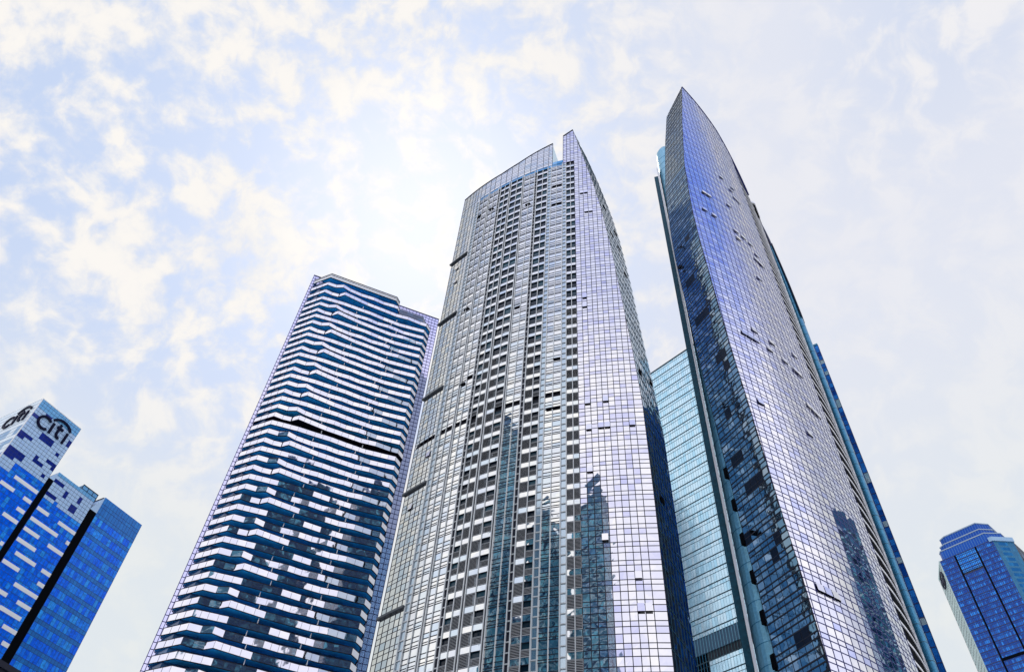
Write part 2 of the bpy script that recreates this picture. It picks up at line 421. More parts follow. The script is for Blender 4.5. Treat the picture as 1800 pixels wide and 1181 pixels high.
    def clipped(zs):
        for za, zt in zip(zs[:-1], zs[1:]):
            ca, ct = corner1(za), corner1(min(zt, 256.9))
            if za > 256.5: continue
            cols = GRX if za > 233 else GR
            for s0, s1 in zip(cols[:-1], cols[1:] ):
                if za > 233:
                    tt = 253.7 + (s0 + 110.41) / 2.43 * 3.3
                    if za > tt: continue
                    ztt = min(zt, tt + .4)
                else: ztt = zt
                if s0 >= max(ca, ct): continue
                last = s1 >= min(ca, ct) or s1 == cols[-1]
                e0, e1 = (min(s1, ca) if s1 != cols[-1] else ca), (min(s1, ct) if s1 != cols[-1] else ct)
                if last and s1 != cols[-1]: e0, e1 = min(s1, ca), min(s1, ct)
                if e1 <= s0: e1 = s0 + .001
                pane(gr, P, Nn, s0, e0, za, ztt, s1t=e1)
    GRX = [-110.41, -109.55, -108.71, -107.84] + GR[1:]
    zs = [0.2]
    for n in range(60, -8, -1):
        z = zb1(n)
        for e in (0, .95, 2.55):
            if z + e > 0.5: zs.append(z + e)
    zs = [z for z in zs if z < 257]
    clipped(zs + [256.9])
    for s in GR[:-1]:
        zz = [z for z in np.linspace(0, 256.8, 600) if corner1(z) > s]
        if zz: vbar(fg, P, Nn, s, 0, min(max(zz), 256.5), .14)
    for s in GRX[:3]: vbar(fg, P, Nn, s, 233, 253.7 + (s + 110.41) / 2.43 * 3.3, .16)
    for z in zs[1:]:
        c = corner1(z)
        if z < 233: ss = [s for s in GR if s < c - .05] + [c]
        else: ss = [s for s in GRX if s < c - .05 and z < 253.7 + (s + 110.41) / 2.43 * 3.3 + .5] + [c]
        if len(ss) > 1: hbar(fg, P, Nn, ss, z, .13)
    zz = np.linspace(0, 256.9, 90)
    for a, b in zip(zz[:-1], zz[1:]):                              # edge trim
        pa, pb = np.array(P(corner1(a), a)), np.array(P(corner1(b), b)); n = np.array(Nn(-100, 0)); t = np.array((D1[0], D1[1], 0))
        q = lambda p: [p + n * .2 - t * .05, p + n * .2 + t * .2, p - n * .1 + t * .2, p - n * .1 - t * .05]
        fg.hexa([tuple(x) for x in q(pa)], [tuple(x) for x in q(pb)])
    a, b = np.array(P(-110.41, 253.7)), np.array(P(-107.98, 257.0)); n = np.array(Nn(-109, 0))
    fg.hexa([tuple(x) for x in (a + n * .2, b + n * .2, b - n * .2, a - n * .2)], [tuple(x + (0, 0, .3)) for x in (a + n * .2, b + n * .2, b - n * .2, a - n * .2)])
    gr.build('corner_curtain_wall', M_GLASS, root); fg.build('corner_mullion_grid', M_MULL, root)
    # side face -----------------------------------------------------------
    def SP(s, z): c = P(corner1(z), z); w = side1w(z); return (c[0] + D1[0] * w * s, c[1] + D1[1] * w * s, z)
    sn = unit((D1[1], -D1[0])); SN = lambda s, z: (sn[0], sn[1], 0.0)
    sg, sf = MB(), MB(); ns = 8
    for za, zt in zip(zs[:-1], zs[1:]):
        if zt > 255: continue
        for k in range(ns): pane(sg, SP, SN, k / ns, (k + 1) / ns, za, zt, j=.02)
    for z in zs[1::3]: hbar(sf, SP, SN, (0, .5, 1), z, .12, .06)
    for k in range(1, ns):
        for za, zt in zip(np.linspace(0, 250, 26)[:-1], np.linspace(0, 250, 26)[1:]): 
            m_ = MB(); B = [np.array(SP(k / ns, za)), np.array(SP(k / ns, zt))]
            t = np.array((D1[0], D1[1], 0)); n = np.array(SN(0, 0)); q = lambda p: [p - t * .05 + n * .06, p + t * .05 + n * .06, p + t * .05 - n * .05, p - t * .05 - n * .05]
            sf.hexa([tuple(x) for x in q(B[0])], [tuple(x) for x in q(B[1])])
    sg.build('side_curtain_wall', M_SIDE1, root); sf.build('side_mullion_grid', M_TLINE, root)
    for s, z in ((.22, 206), (.25, 191), (.62, 199), (.6, 190), (.6, 176), (.12, 129.5), (.75, 133), (.3, 95)):
        m = MB(); c = [np.array(SP(s + e, z)) for e in (0, .16)]; n = np.array(SN(0, 0))
        m.face([tuple(c[0] + n * .1), tuple(c[1] + n * .1), tuple(c[1] + n * .12 + (0, 0, 1.5)), tuple(c[0] + n * .12 + (0, 0, 1.5))]); m.build('side_vent', M_BLACK, root)
    # louvres, windows, openings, ledges, vents ---------------------------
    vis = [l for l in lou if l[3] > 55]; vis.sort(key=lambda l: -l[0]); rest = [l for l in lou if l[3] <= 55] + vis[100:]
    for n, s0, s1, za, zt in vis[:100]: louvre('louvre_panel', root, P, Nn, s0, s1, za, zt).build('louvre_panel', M_LOUV, root)
    if rest:
        m = MB()
        for n, s0, s1, za, zt in rest: merge(m, louvre('', root, P, Nn, s0, s1, za, zt))
        o = m.build('louvre_panel', M_LOUV, root); o['kind'] = 'stuff'
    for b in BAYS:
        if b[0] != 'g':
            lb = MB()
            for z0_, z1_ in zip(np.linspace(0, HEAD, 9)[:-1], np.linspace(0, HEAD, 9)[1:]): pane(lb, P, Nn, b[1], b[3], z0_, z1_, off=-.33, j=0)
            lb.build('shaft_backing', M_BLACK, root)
    vis = [l for l in dwin if l[4] - l[3] > 1.4]; vis.sort(key=lambda l: -l[0]); keep = vis[:100]; rest = [l for l in dwin if l not in keep]
    def dw(m, l): pane(m, P, Nn, l[1], l[2], l[3], l[4], off=-.28, j=.01)
    for l in keep: m = MB(); dw(m, l); m.build('dark_window', M_DARKG, root)
    m = MB(); [dw(m, l) for l in rest]; o = m.build('dark_window', M_DARKG, root); o['kind'] = 'stuff'
    for n, s0, s1, za, zt in dop: m = MB(); pane(m, P, Nn, s0, s1, za, zt, off=-.3, j=0); m.build('plant_opening', M_BLACK, root)
    for z in (202, 171.5, 140.8, 110, 79.6, 49):
        m = MB(); hbar(m, P, Nn, [-138.9, -137.4, -136.2, -135.1, -134.2, -133.5], z, .5, .5, .2); m.build('ledge', M_LEDGE, root)
    for a, z, w in [(-106.47, 119.0, 1), (-103.78, 119.2, 1), (-104.19, 111.6, 2), (-100.18, 111.7, 1), (-105.88, 210.5, 2), (-105.04, 199.0, 2), (-106.4, 157.0, 1), (-106.45, 153.2, 1), (-106.39, 111.4, 1), (-106.44, 100.1, 1), (-100.66, 69.9, 2), (-136.3, 196, 1), (-134.4, 118, 1), (-136.4, 104.3, 1), (-136, 188.5, 1), (-104.8, 84, 1), (-101.1, 76, 1)]:
        awning(root, P, Nn, a, z, .9, w, M_GLASS)
    for a, z, w in [(-111.7, 219, 2), (-111.7, 207.5, 2), (-128.2, 221, 1), (-131.7, 221, 1), (-118.5, 213, 1), (-127.4, 139, 1), (-129, 137.6, 1), (-111.3, 135.5, 1), (-111.7, 119.4, 2), (-119, 160, 1), (-131, 170, 1)]:
        m = MB(); hbar(m, P, Nn, [a - 1.15 * w / 2, a, a + 1.15 * w / 2], z, .5, .22, .05); m.build('open_sash', M_BLACK, root)
tower1()

# ================================================================== tower 2: the blade on the right
C2 = np.array((13.9136, 179.8846))
K2 = np.array([(0, -63.2), (58.6, -63.8), (77, -64.25), (86, -64.7), (114, -65.6), (125, -66.0), (139, -66.4), (173.6, -67.05), (186, -67.0), (196.6, -66.7), (215, -65.97), (231.5, -64.6), (252, -62.83), (289.3, -58.9)])
def corner2(z): return float(np.interp(z, K2[:, 0], K2[:, 1]))
def top2(a): return float(np.interp(a, [-58.9, -53.2, -47, -42.5, -38.5, -35.5, -32], [289.3, 282.6, 275.3, 265.5, 255.5, 248.5, 243]))
D2 = unit((-.405, .914))
def w2(z): return float(np.interp(z, [0, 279.6, 289.3], [9.8, 9.8, 0.0]))
def tower2():
    P, Nn = cylP(C2), cylN; Pi = cylP(C2, -.4)
    root = thing('glass_skyscraper', (60, 120, 0), 'tallest skyscraper, a sharp sail of lavender glass with a narrow dark blue side', 'skyscraper')
    def LP(s, z): c = P(corner2(z), z); w = w2(z); return (c[0] + D2[0] * w * s, c[1] + D2[1] * w * s, z)
    ln = unit((-D2[1], D2[0])); LN = lambda s, z: (ln[0], ln[1], 0.0)
    def amax(z): return float(np.interp(z, [243, 248.5, 255.5, 265.5, 275.3, 282.6, 289.3], [-32, -35.5, -38.5, -42.5, -47, -53.2, -58.9]))
    def ring(z):
        a0, a1 = corner2(z) + .25, amax(z) - .1
        if a1 < a0 + .05: a1 = a0 + .05
        arc = [Pi(a0 + (a1 - a0) * k / 20, z) for k in range(21)]
        e = np.array(arc[-1][:2]); l = np.array(LP(1, z)[:2]) + (.4, .1); d = (z - 243) / 46 if z > 243 else 0
        f = max(0, 1 - d)
        return arc + [(e[0] - 14 * f, e[1] + 10 * f, z), (l[0] + 14 * f, l[1] + 16 * f, z), (l[0], l[1], z)]
    m = MB(); m.loft([ring(z) for z in (0, 60, 100, 140, 175, 200, 220, 243, 250, 257, 265, 272, 279.5, 284, 288.6)]); m.build('core_wall', M_CORE, root)
    zs = [.3]; z = 120.95 - FH * 31
    while z < 290:
        for e in (0, .95, 2.55):
            if 1 < z + e < 288.8: zs.append(z + e)
        z += FH
    cols = [-67.4 + 1.25 * k for k in range(20)] + [-42.6]
    gl, fr = MB(), MB()
    for za, zt in zip(zs[:-1], zs[1:]):
        ca, ct = corner2(za), corner2(zt)
        for s0, s1 in zip(cols[:-1], cols[1:]):
            if s1 <= min(ca, ct) + .02: continue
            t0, t1 = top2(s0), top2(s1)
            if za > max(t0, t1) - .1: continue
            if zt > t1:                                           # cut by the falling parapet
                b0, b1 = max(s0, ca), s1
                if za < t1: gl.face([P(b0, za), P(b1, za), P(b1, t1), P(b0, min(zt, top2(b0)))])
                elif za < top2(b0) - .1: gl.face([P(b0, za), P(amax(za), za), P(b0, min(zt, top2(b0)))])
                continue
            pane(gl, P, Nn, max(s0, ca), s1, za, zt, s0t=max(s0, ct), j=.012, rnd=min(1, (.55 if zt - za > 1.1 and zt - za < 1.4 else (.25 if zt - za < 1.1 else 0)) * (.5 + .5 * min(1, max(0, (za - 90) / 120))) + random.random() ** 3 * .7))
    for s in cols:
        ok = [z for z in np.linspace(0, 289, 700) if corner2(z) < s and z < top2(s)]
        if not ok: continue
        run = [ok[0]]
        for a, b in zip(ok[:-1], ok[1:]):
            if b - a > 1: vbar(fr, P, Nn, s, run[0], a, .16, .03); run = [b]
        vbar(fr, P, Nn, s, run[0], ok[-1], .16, .03)
    for z in zs[1:]:
        c = corner2(z); ss = [c] + [s for s in cols if s > c + .05 and top2(s) > z]
        if len(ss) > 1: hbar(fr, P, Nn, ss, z, .19, .02)
    aa = np.linspace(-58.9, -36.0, 40)
    for a, b in zip(aa[:-1], aa[1:]):
        p, q = np.array(P(a, top2(a))), np.array(P(b, top2(b))); n = np.array(Nn(a, 0)); o4 = [p + n * .15, q + n * .15, q - n * .5, p - n * .5]
        fr.hexa([tuple(x) for x in o4], [tuple(x + (0, 0, .25)) for x in o4])
    gl.build('curtain_wall', M_GLASS2, root); fr.build('mullion_grid', M_MULLB, root)
    tr = MB(); zz = np.linspace(0, 289, 110)
    for a, b in zip(zz[:-1], zz[1:]):
        pa, pb = np.array(P(corner2(a), a)), np.array(P(corner2(b), b)); n = np.array(Nn(-65, 0)); t = np.array((D2[0], D2[1], 0))
        q = lambda p: [p + n * .14 - t * .02, p + n * .14 + t * .12, p - n * .1 + t * .12, p - n * .1 - t * .02]
        tr.hexa([tuple(x) for x in q(pa)], [tuple(x) for x in q(pb)])
    tr.build('corner_trim', M_MULL, root)
    # narrow side face
    sg, sf, sl = MB(), MB(), MB(); ns = 6
    for za, zt in zip(zs[:-1], zs[1:]):
        for k in range(ns): pane(sl if k == 0 else sg, LP, LN, k / ns, (k + 1) / ns, za, zt, j=.012)
    for z in zs[1:]: hbar(sf, LP, LN, (0, .5, 1), z, .24, .06)
    zk = np.linspace(0, 288, 50)
    for k in range(1, ns + 1):
        for za, zt in zip(zk[:-1], zk[1:]):
            B = [np.array(LP(k / ns, za)), np.array(LP(k / ns, zt))]; t = np.array((D2[0], D2[1], 0)); n = np.array(LN(0, 0))
            q = lambda p: [p - t * .035 + n * .04, p + t * .035 + n * .04, p + t * .035 - n * .05, p - t * .035 - n * .05]
            sf.hexa([tuple(x) for x in q(B[0])][::-1], [tuple(x) for x in q(B[1])][::-1])
    sg.build('side_curtain_wall', M_SIDE, root); sl.build('side_edge_pane_column', M_SIDE, root); sf.build('side_mullion_grid', M_MULL, root)
    # rooms seen as black openings in the side face
    for k, z in ((3, 145.2), (4, 145.2), (2, 145.2), (1, 128.5), (2, 128.5), (1, 125), (3, 113), (4, 102), (3, 102), (1, 94), (2, 94), (3, 94), (1, 81), (2, 79), (1, 64), (2, 64), (4, 160), (3, 160), (2, 176), (5, 86)):
        m = MB(); za = min(zs, key=lambda q: abs(q - z)); i = zs.index(za); zt = zs[min(i + 2, len(zs) - 1)]
        pane(m, LP, LN, (k + .04) / ns, (k + .96) / ns, za + .1, zt - .1, off=.06, j=0); m.build('dark_window', mat('unlit_room_glass', (.002, .008, .025), .2, 0, None, 0, 1, .12), root)
    # right-hand bay: one black slot and a white spandrel per floor
    m = MB()
    for za, zt in zip(np.linspace(0, 246, 60)[:-1], np.linspace(0, 246, 60)[1:]): pane(m, P, Nn, -42.5, -40, za, zt, off=-.08, j=0); pane(m, P, Nn, -40, -36.5, za, zt, off=-.08, j=0); pane(m, P, Nn, -36.5, -32.5, za, zt, off=-.10, j=0)
    m.build('slot_backing', M_BLACK, root)
    k = 0
    for z in [q for q in zs if q < 246][1::3]:
        m = MB(); hbar(m, P, Nn, (-42.55, -40.25, -38.2, -36.5, -34.5, -32.45), z, .6, .05, .2); m.build('spandrel', M_WHITE, root)
    m = MB(); vbar(m, P, Nn, -32.4, 0, 244, .45, .3); m.build('edge_trim', M_WHITE, root)
    # rounded teal fin outside it, tapering into a dark bow at the top
    e = np.array(P(-32.2, 0)[:2]); s_ = unit((.851, -.525)); b_ = unit((.525, .851))
    def fw(z): return float(np.interp(z, [0, 150, 188, 202, 212, 220, 226, 231, 236, 241, 246.5], [1.85, 1.85, 1.85, 1.75, 1.55, 1.35, 1.2, 1.05, .8, .45, .05]))
    def fin(z, g=0.0):
        w = fw(z) + g; dp = min(1.3, w); pts = []
        for k in range(11):
            t = math.pi * k / 10; p = e + s_ * (w / 2 - w / 2 * math.cos(t)) - b_ * (dp * math.sin(t)) + b_ * 2.6
            pts.append((p[0], p[1], z))
        return pts + [(*(e + s_ * w + b_ * 6), z), (*(e + b_ * 6), z)]
    m = MB(); m.loft([fin(z) for z in np.linspace(0, 227, 64)]); f_ = m.build('teal_fin', M_TEAL, root)
    j = MB()
    for z in np.arange(3, 224, 3.8):
        q = fin(z)
        for a, b in zip(q[1:10], q[2:11]):
            lo = [(a[0] - b_[0] * .04, a[1] - b_[1] * .04), (b[0] - b_[0] * .04, b[1] - b_[1] * .04), (b[0] + b_[0] * .1, b[1] + b_[1] * .1), (a[0] + b_[0] * .1, a[1] + b_[1] * .1)]
            j.hexa([(*p, z) for p in lo], [(*p, z + .1) for p in lo])
    j.build('cladding_joint', M_TLINE, f_)
    # dark bow that springs from a notch at the top and runs down the fin's outer edge
    M_BOW = mat('navy_cladding', (.003, .006, .035), .4, 0, None, 0, 1, .15)
    m = MB(); m.loft([fin(z, .06) for z in (225.5, 228, 231, 236, 241, 246)]); m.build('bow_head', M_BOW, root)
    rg = [[(*(e + s_ * (fw(z) + x) + b_ * y), z) for x, y in ((-.16, 1.0), (.14, 1.0), (.14, 4.5), (-.16, 4.5))] for z in (186, 194, 202, 207, 212, 216, 220, 226)]
    m = MB(); m.loft(rg); m.build('bow_rib', M_BOW, root)
    m = MB(); c4 = [e + s_ * x + b_ * y for x, y in ((-3.4, -8.5), (.7, -3.5), (.7, 3), (-3.4, 3))]
    m.prism([tuple(p) for p in c4], 246.0, 247.2); m.build('notch_ledge', M_WHITE, root)
    m = MB(); m.prism([tuple(e + s_ * x + b_ * y) for x, y in ((-3.1, -8.0), (.5, -3.0), (.5, 3), (-3.1, 3))], 241.0, 245.9); m.build('notch', M_BLACK, root)
    # rounded teal column, white strip and dark plate left of the narrow face
    az = R(20.55); dv = np.array((math.sin(az), math.cos(az))); pv = np.array((dv[1], -dv[0])); limb = dv * 128.0
    cc = limb + pv * 3.6
    def colring(z, r=3.4):
        return [(cc[0] + r * math.cos(t), cc[1] + r * math.sin(t), z) for t in [2 * math.pi * k / 28 for k in range(28)]]
    zr = np.arange(0, 246, 3.8)
    m = MB(); m.loft([colring(z) for z in zr] + [colring(249.5, 3.3), colring(251.6, 2.6)]); tc_ = m.build('teal_column', M_TEALP, root, True)
    j = MB()
    for z in zr[1:]:
        a, b = colring(z - .05, 3.44), colring(z + .05, 3.44); j.loft([a, b])
    j.build('cladding_joint', M_TEAL, tc_)
    def plate(name, x0, x1, y0, y1, z1, mt):
        m = MB(); c = [limb + pv * x + dv * y for x, y in ((x0, y0), (x1, y0), (x1, y1), (x0, y1))]; m.prism(c, 0, z1); return m.build(name, mt, root)
    plate('white_strip', -.42, .12, -2.2, 1.2, 238, M_WHITE); plate('dark_plate', -1.7, -.42, -1.0, 3.0, 234.5, mat('dark_teal_panel', (.008, .07, .11), .5, 0, None, 0, 1, .15, .3, 1.5))
    z = 63.0
    for z in np.arange(48, 108, 7.6):
        m = MB(); a = np.array(LP(1.0, z)); t = np.array((D2[0], D2[1], 0)); n = np.array(LN(0, 0)); b = a + t * .9
        q = [a + n * .25, a - n * .6, b - n * .6, b + n * .25]
        m.hexa([tuple(p) for p in q], [tuple(p + (0, 0, 2.4)) for p in q]); m.build('edge_slot', M_BLACK, root)
    for a, z, w in [(-61.64, 202.3, 2), (-63.55, 190.0, 1), (-61.21, 189.4, 1), (-54.06, 224.6, 1), (-51.5, 221.3, 1), (-50.15, 223.1, 1), (-50.09, 218.1, 2), (-54.81, 203.8, 1), (-55.28, 191.2, 1), (-55.25, 187.7, 1), (-53.12, 191.8, 1), (-50.82, 191.5, 1), (-49.53, 187.0, 1), (-49.96, 183.4, 2), (-48.59, 182.7, 1), (-61.0, 136.8, 3), (-59.45, 141.9, 1), (-55.4, 142.1, 1), (-56.68, 138.0, 1), (-52.95, 138.3, 1), (-48.21, 143.9, 1), (-49.4, 137.7, 2), (-62.94, 114.9, 1), (-49.56, 126.1, 1), (-52.75, 115.0, 1), (-60.4, 72.7, 3), (-47.5, 126, 2), (-52.2, 172, 1)]:
        za = min(zs[1::3], key=lambda q: abs(q + .95 - z)) + .95
        awning(root, P, Nn, a, za, 1.25, w, M_GLASS2)
tower2()

# ================================================================== tower 3: balcony bands
O3 = np.array((-66.4445, 162.5843)); U3 = np.array((.945549, .325480)); V3 = np.array((.325480, -.945549))
def p3(u, v, z): q = O3 + U3 * u + V3 * v; return (q[0], q[1], z)
TYP = {0: [(-5, -5.4), (0, 0), (3, .05), (5.5, 1.25), (8, .5), (12.3, .1), (17, .3), (20.5, -.05), (24.5, .25), (30, -.15), (34.6, .3), (37.3, .6), (39.2, -1.2), (39.4, -5.6)],
       1: [(-5, -5.4), (0, 0), (3.3, .25), (7.7, .55), (12.7, .45), (17.3, .45), (22, .05), (28, -.2), (32.6, .25), (37.0, .7), (39.1, -1.3), (39.3, -5.6)],
       2: [(-5, -5.4), (0, -.1), (2.5, -.4), (4.9, -.15), (6.8, 1.7), (10.3, 1.2), (15.3, .55), (20, .35), (26, .05), (30.4, .55), (35, .25), (37.4, .4), (39.4, -1.5), (39.5, -5.6)]}
def tower3():
    root = thing('banded_skyscraper', (-48, 176, 0), 'apartment tower wrapped in wavy white bands with blue undersides, left of the silver one', 'skyscraper')
    m = MB(); c = [(-4.6, -6.7), (-2.2, -2.9), (1, -2.6), (36, -2.3), (38.6, -5.9), (41.5, -6.7), (41, -26), (-4, -26)]
    poly = [p3(u, v, 0)[:2] for u, v in c]; m.prism(poly, 0, 219.0); m.build('core_wall', M_CORE, root)
    # recessed glazing
    gz = MB(); GP = [(-4.9, -6.4), (-2.3, -2.75), (1, -2.45), (6, -2.4), (12, -2.35), (18, -2.3), (24, -2.25), (30, -2.2), (36.1, -2.15), (38.9, -5.7)]
    for z in np.arange(4, 219, 1.65):
        for (u0, v0), (u1, v1) in zip(GP[:-1], GP[1:]):
            k = max(1, int((u1 - u0) / 1.9))
            for i in range(k):
                a, b = i / k, (i + 1) / k
                A = (u0 + (u1 - u0) * a, v0 + (v1 - v0) * a); B = (u0 + (u1 - u0) * b, v0 + (v1 - v0) * b)
                gz.face([p3(*A, z), p3(*B, z), p3(*B, z + 1.65), p3(*A, z + 1.65)])
    gz.build('recessed_glazing', M_RECG, root)
    # slab with a fine grid behind, seen at both flanks and above the lower roof
    m = MB(); sl = [(-6.1, -6.0), (42.6, -6.0), (42.6, -6.9), (-6.1, -6.9)]; m.prism([p3(u, v, 0)[:2] for u, v in sl], 0, 226.6); m.build('rear_screen', M_SLAB, root)
    m = MB(); PB = lambda s, z: p3(s, -6.0, z); NB = lambda s, z: (V3[0], V3[1], 0)
    for z in np.arange(2.2, 227, 1.65): hbar(m, PB, NB, (-6.1, -4), z, .12, .08); hbar(m, PB, NB, (38, 42.6), z, .12, .08)
    for z in np.arange(217.0, 226.5, 1.65): hbar(m, PB, NB, (-4, 38), z, .12, .08)
    for s in (-6.0, -5.2, 40.0, 41.2, 42.5): vbar(m, PB, NB, s, 0, 226.6, .14, .08)
    for s in np.arange(24.5, 40, 1.3): vbar(m, PB, NB, s, 210, 226.6, .14, .08)
    for s in (-4, -2.6): vbar(m, PB, NB, s, 214, 226.6, .14, .08)
    hbar(m, PB, NB, (-6.1, 42.6), 226.6, .35, .15)
    m.build('screen_grid', M_MULLB, root)
    levels = [(145.58 + 3.3 * k, k % 3, None) for k in range(-43, 20)]
    levels += [(212.4, 2, None), (216.6, 0, 26.0)]
    for (z, t, cut) in levels:
        poly = TYP[t]
        if cut: poly = [p for p in poly if p[0] < cut] + [(cut, .2), (cut + .9, -1.4), (cut + .9, -5.6)]
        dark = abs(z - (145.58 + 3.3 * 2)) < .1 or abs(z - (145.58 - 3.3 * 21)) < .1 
        h = 1.72
        bd, jt, sf = MB(), MB(), MB()
        for (u0, v0), (u1, v1) in zip(poly[:-1], poly[1:]):
            L = math.hypot(u1 - u0, v1 - v0); k = max(1, round(L / 2.2))
            for i in range(k):
                a, b = i / k, (i + 1) / k
                A = (u0 + (u1 - u0) * a, v0 + (v1 - v0) * a); B = (u0 + (u1 - u0) * b, v0 + (v1 - v0) * b)
                tl = J(.012)
                A2, B2 = (A[0], A[1] + tl + J(.006)), (B[0], B[1] + tl + J(.006))
                bd.face([p3(*A, z), p3(*B, z), p3(*B2, z + h), p3(*A2, z + h)])
                d = unit((u1 - u0, v1 - v0)); nn = (-d[1] if False else d[1] * -1, d[0]); nn = (d[1], -d[0]); nn = (-d[1], d[0])
                q = [(A[0] - d[0] * .03 + nn[0] * .02, A[1] - d[1] * .03 + nn[1] * .05), (A[0] + d[0] * .03 + nn[0] * .02, A[1] + d[1] * .03 + nn[1] * .05),
                     (A[0] + d[0] * .03 - nn[0] * .1, A[1] + d[1] * .03 - nn[1] * .1), (A[0] - d[0] * .03 - nn[0] * .1, A[1] - d[1] * .03 - nn[1] * .1)]
                jt.hexa([p3(*p, z) for p in q], [p3(*p, z + h) for p in q])
            d = unit((u1 - u0, v1 - v0)); nn = (-d[1], d[0])
            for zz, hh in ((z - .05, .10), (z + h, .13)):
                q = [(u0 + nn[0] * .07, v0 + nn[1] * .07), (u1 + nn[0] * .07, v1 + nn[1] * .07), (u1 - nn[0] * .2, v1 - nn[1] * .2), (u0 - nn[0] * .2, v0 - nn[1] * .2)]
                jt.hexa([p3(*p, zz) for p in q], [p3(*p, zz + hh) for p in q])
        inner = [(38.9, -5.8), (36.1, -2.2), (1, -2.5), (-2.3, -2.8), (-4.9, -6.2)]
        if cut: inner = [(cut + .9, -6), (cut - .5, -2.3), (1, -2.5), (-2.3, -2.8), (-4.9, -6.2)]
        ring_ = [p for p in poly] + inner
        sf.face([p3(*p, z + .02) for p in ring_][::-1])
        sf.face([p3(*p, z + .35) for p in ring_])
        o = bd.build('balcony_band', M_BAND, root)
        jt.build('band_joint', M_MULL, o)
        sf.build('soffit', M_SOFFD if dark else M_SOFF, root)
        # party walls between flats
        for u in ((12.6, 25.2), (14.2, 26.8), (13.4, 27.6))[t]:
            if cut and u > cut - 1: continue
            if not (60 < z < 210): continue
            v = float(np.interp(u, [p[0] for p in poly[:-2]], [p[1] for p in poly[:-2]]))
            m = MB(); q = [(u - .09, v - .12), (u - .09, -2.2), (u + .09, -2.2), (u + .09, v - .12)]
            m.hexa([p3(*p, z + h) for p in q], [p3(*p, z + 3.2) for p in q]); m.build('party_wall', M_WHITE, root)
    # crown
    m = MB(); cr = [(-5, -5.4), (0, 0), (24.7, -.1), (26.2, -1.8), (26.4, -5.6)]
    inner = [(26, -5.8), (24, -2.4), (1, -2.4), (-3, -3.2), (-4.9, -6)]
    m.face([p3(*p, 221.0) for p in cr + inner][::-1]); m.face([p3(*p, 221.3) for p in cr + inner])
    m.build('crown_soffit', M_SOFF, root)
    m = MB()
    for (u0, v0), (u1, v1) in zip(cr[:-1], cr[1:]):
        k = max(1, round(math.hypot(u1 - u0, v1 - v0) / 2.2))
        for i in range(k):
            a, b = i / k, (i + 1) / k; A = (u0 + (u1 - u0) * a, v0 + (v1 - v0) * a); B = (u0 + (u1 - u0) * b, v0 + (v1 - v0) * b)
            m.face([p3(*A, 221.0), p3(*B, 221.0), p3(*B, 223.2), p3(*A, 223.2)])
    m.build('crown_band', M_WHITE, root)
    m = MB()
    for (u0, v0), (u1, v1) in zip(cr[:-1], cr[1:]):
        d = unit((u1 - u0, v1 - v0)); nn = (-d[1], d[0])
        for zz, hh in ((221.0, .18), (222.5, .1), (223.2, .3)):
            q = [(u0 + nn[0] * .1, v0 + nn[1] * .1), (u1 + nn[0] * .1, v1 + nn[1] * .1), (u1 - nn[0] * .2, v1 - nn[1] * .2), (u0 - nn[0] * .2, v0 - nn[1] * .2)]
            m.hexa([p3(*p, zz) for p in q], [p3(*p, zz + hh) for p in q])
    m.build('crown_rail', M_MULL, root)
    m = MB(); m.prism([p3(u, v, 0)[:2] for u, v in ((-4.6, -6.2), (-2, -2.9), (1, -2.6), (24, -2.5), (25.6, -6.2))], 219.0, 221.0); m.build('crown_wall', M_RECG, root)
tower3()

# ================================================================== pale teal block between the two
def teal_block():
    t0 = np.array((56.89, 174.98)); td = unit((.63, -.777)); tn = np.array((-.777, -.63)); tn = unit(tn)
    root = thing('office_block', (60, 190, 0), 'pale teal glass office block behind and between the two tallest skyscrapers', 'office block')
    P = lambda s, z: (t0[0] + td[0] * s, t0[1] + td[1] * s, z); Nn = lambda s, z: (tn[0], tn[1], 0.0)
    a, b = -30.0, 22.0; TOP = 206.4
    m = MB(); c = [np.array(P(s, 0)[:2]) - tn * e for s, e in ((a, .3), (b, .3), (b, 26), (a, 26))]; m.prism(c, 0, TOP - .3); m.build('core_wall', M_CORE, root)
    gl, fr = MB(), MB(); n = 30; ss = np.linspace(a, b, n * 2 + 1)
    z = TOP
    lv = []
    while z > 4: lv.append(z); z -= 3.9
    for zt in lv:
        for e0, e1 in ((0, 1.25), (1.25, 3.9)):
            if 99.5 < zt - e0 < 104.4: continue
            for s0, s1 in zip(ss[:-1], ss[1:]):
                if s0 < -3.7 and zt - e0 < 99.6: continue
                pane(gl, P, Nn, s0, s1, zt - e1, zt - e0, j=.006, rnd=random.random() ** 1.6)
        if not (99.5 < zt < 104.4): hbar(fr, P, Nn, (a, b), zt, .22, .12); hbar(fr, P, Nn, (a, b), zt - 1.25, .10, .05)
    gl.build('curtain_wall', M_TGLASS, root); fr.build('level_joint', M_TLINE, root)
    m = MB()
    for s in ss[::1]: vbar(m, P, Nn, s, 4, TOP, .05, .03)
    m.build('upright_joint', mat('pale_joint', (.10, .30, .36), .5), root)
    m = MB(); vbar(m, P, Nn, (a + b) / 2, 99.5, 104.4, b - a, -.05, .25); lo = m.build('louvre_band', mat('slate_panel', (.05, .12, .20), .4, .4, (.07, .14, .22)), root)
    m = MB()
    for s in ss: vbar(m, P, Nn, s, 99.5, 104.4, .14, .05)
    m.build('band_rib', M_TEALP, lo)
    m = MB(); vbar(m, P, Nn, (a - 3.7) / 2, 4, 99.4, -3.7 - a, -.1, .25); bo = m.build('open_bay', M_BLACK, root)
    m = MB()
    for s in ss[ss < -3.5]: vbar(m, P, Nn, s, 4, 99.4, .12, .05)
    m.build('bay_rib', M_TEAL, bo)
    m = MB(); hbar(m, P, Nn, (a, b), TOP, .4, .2); m.build('roof_edge', M_TLINE, root)
teal_block()

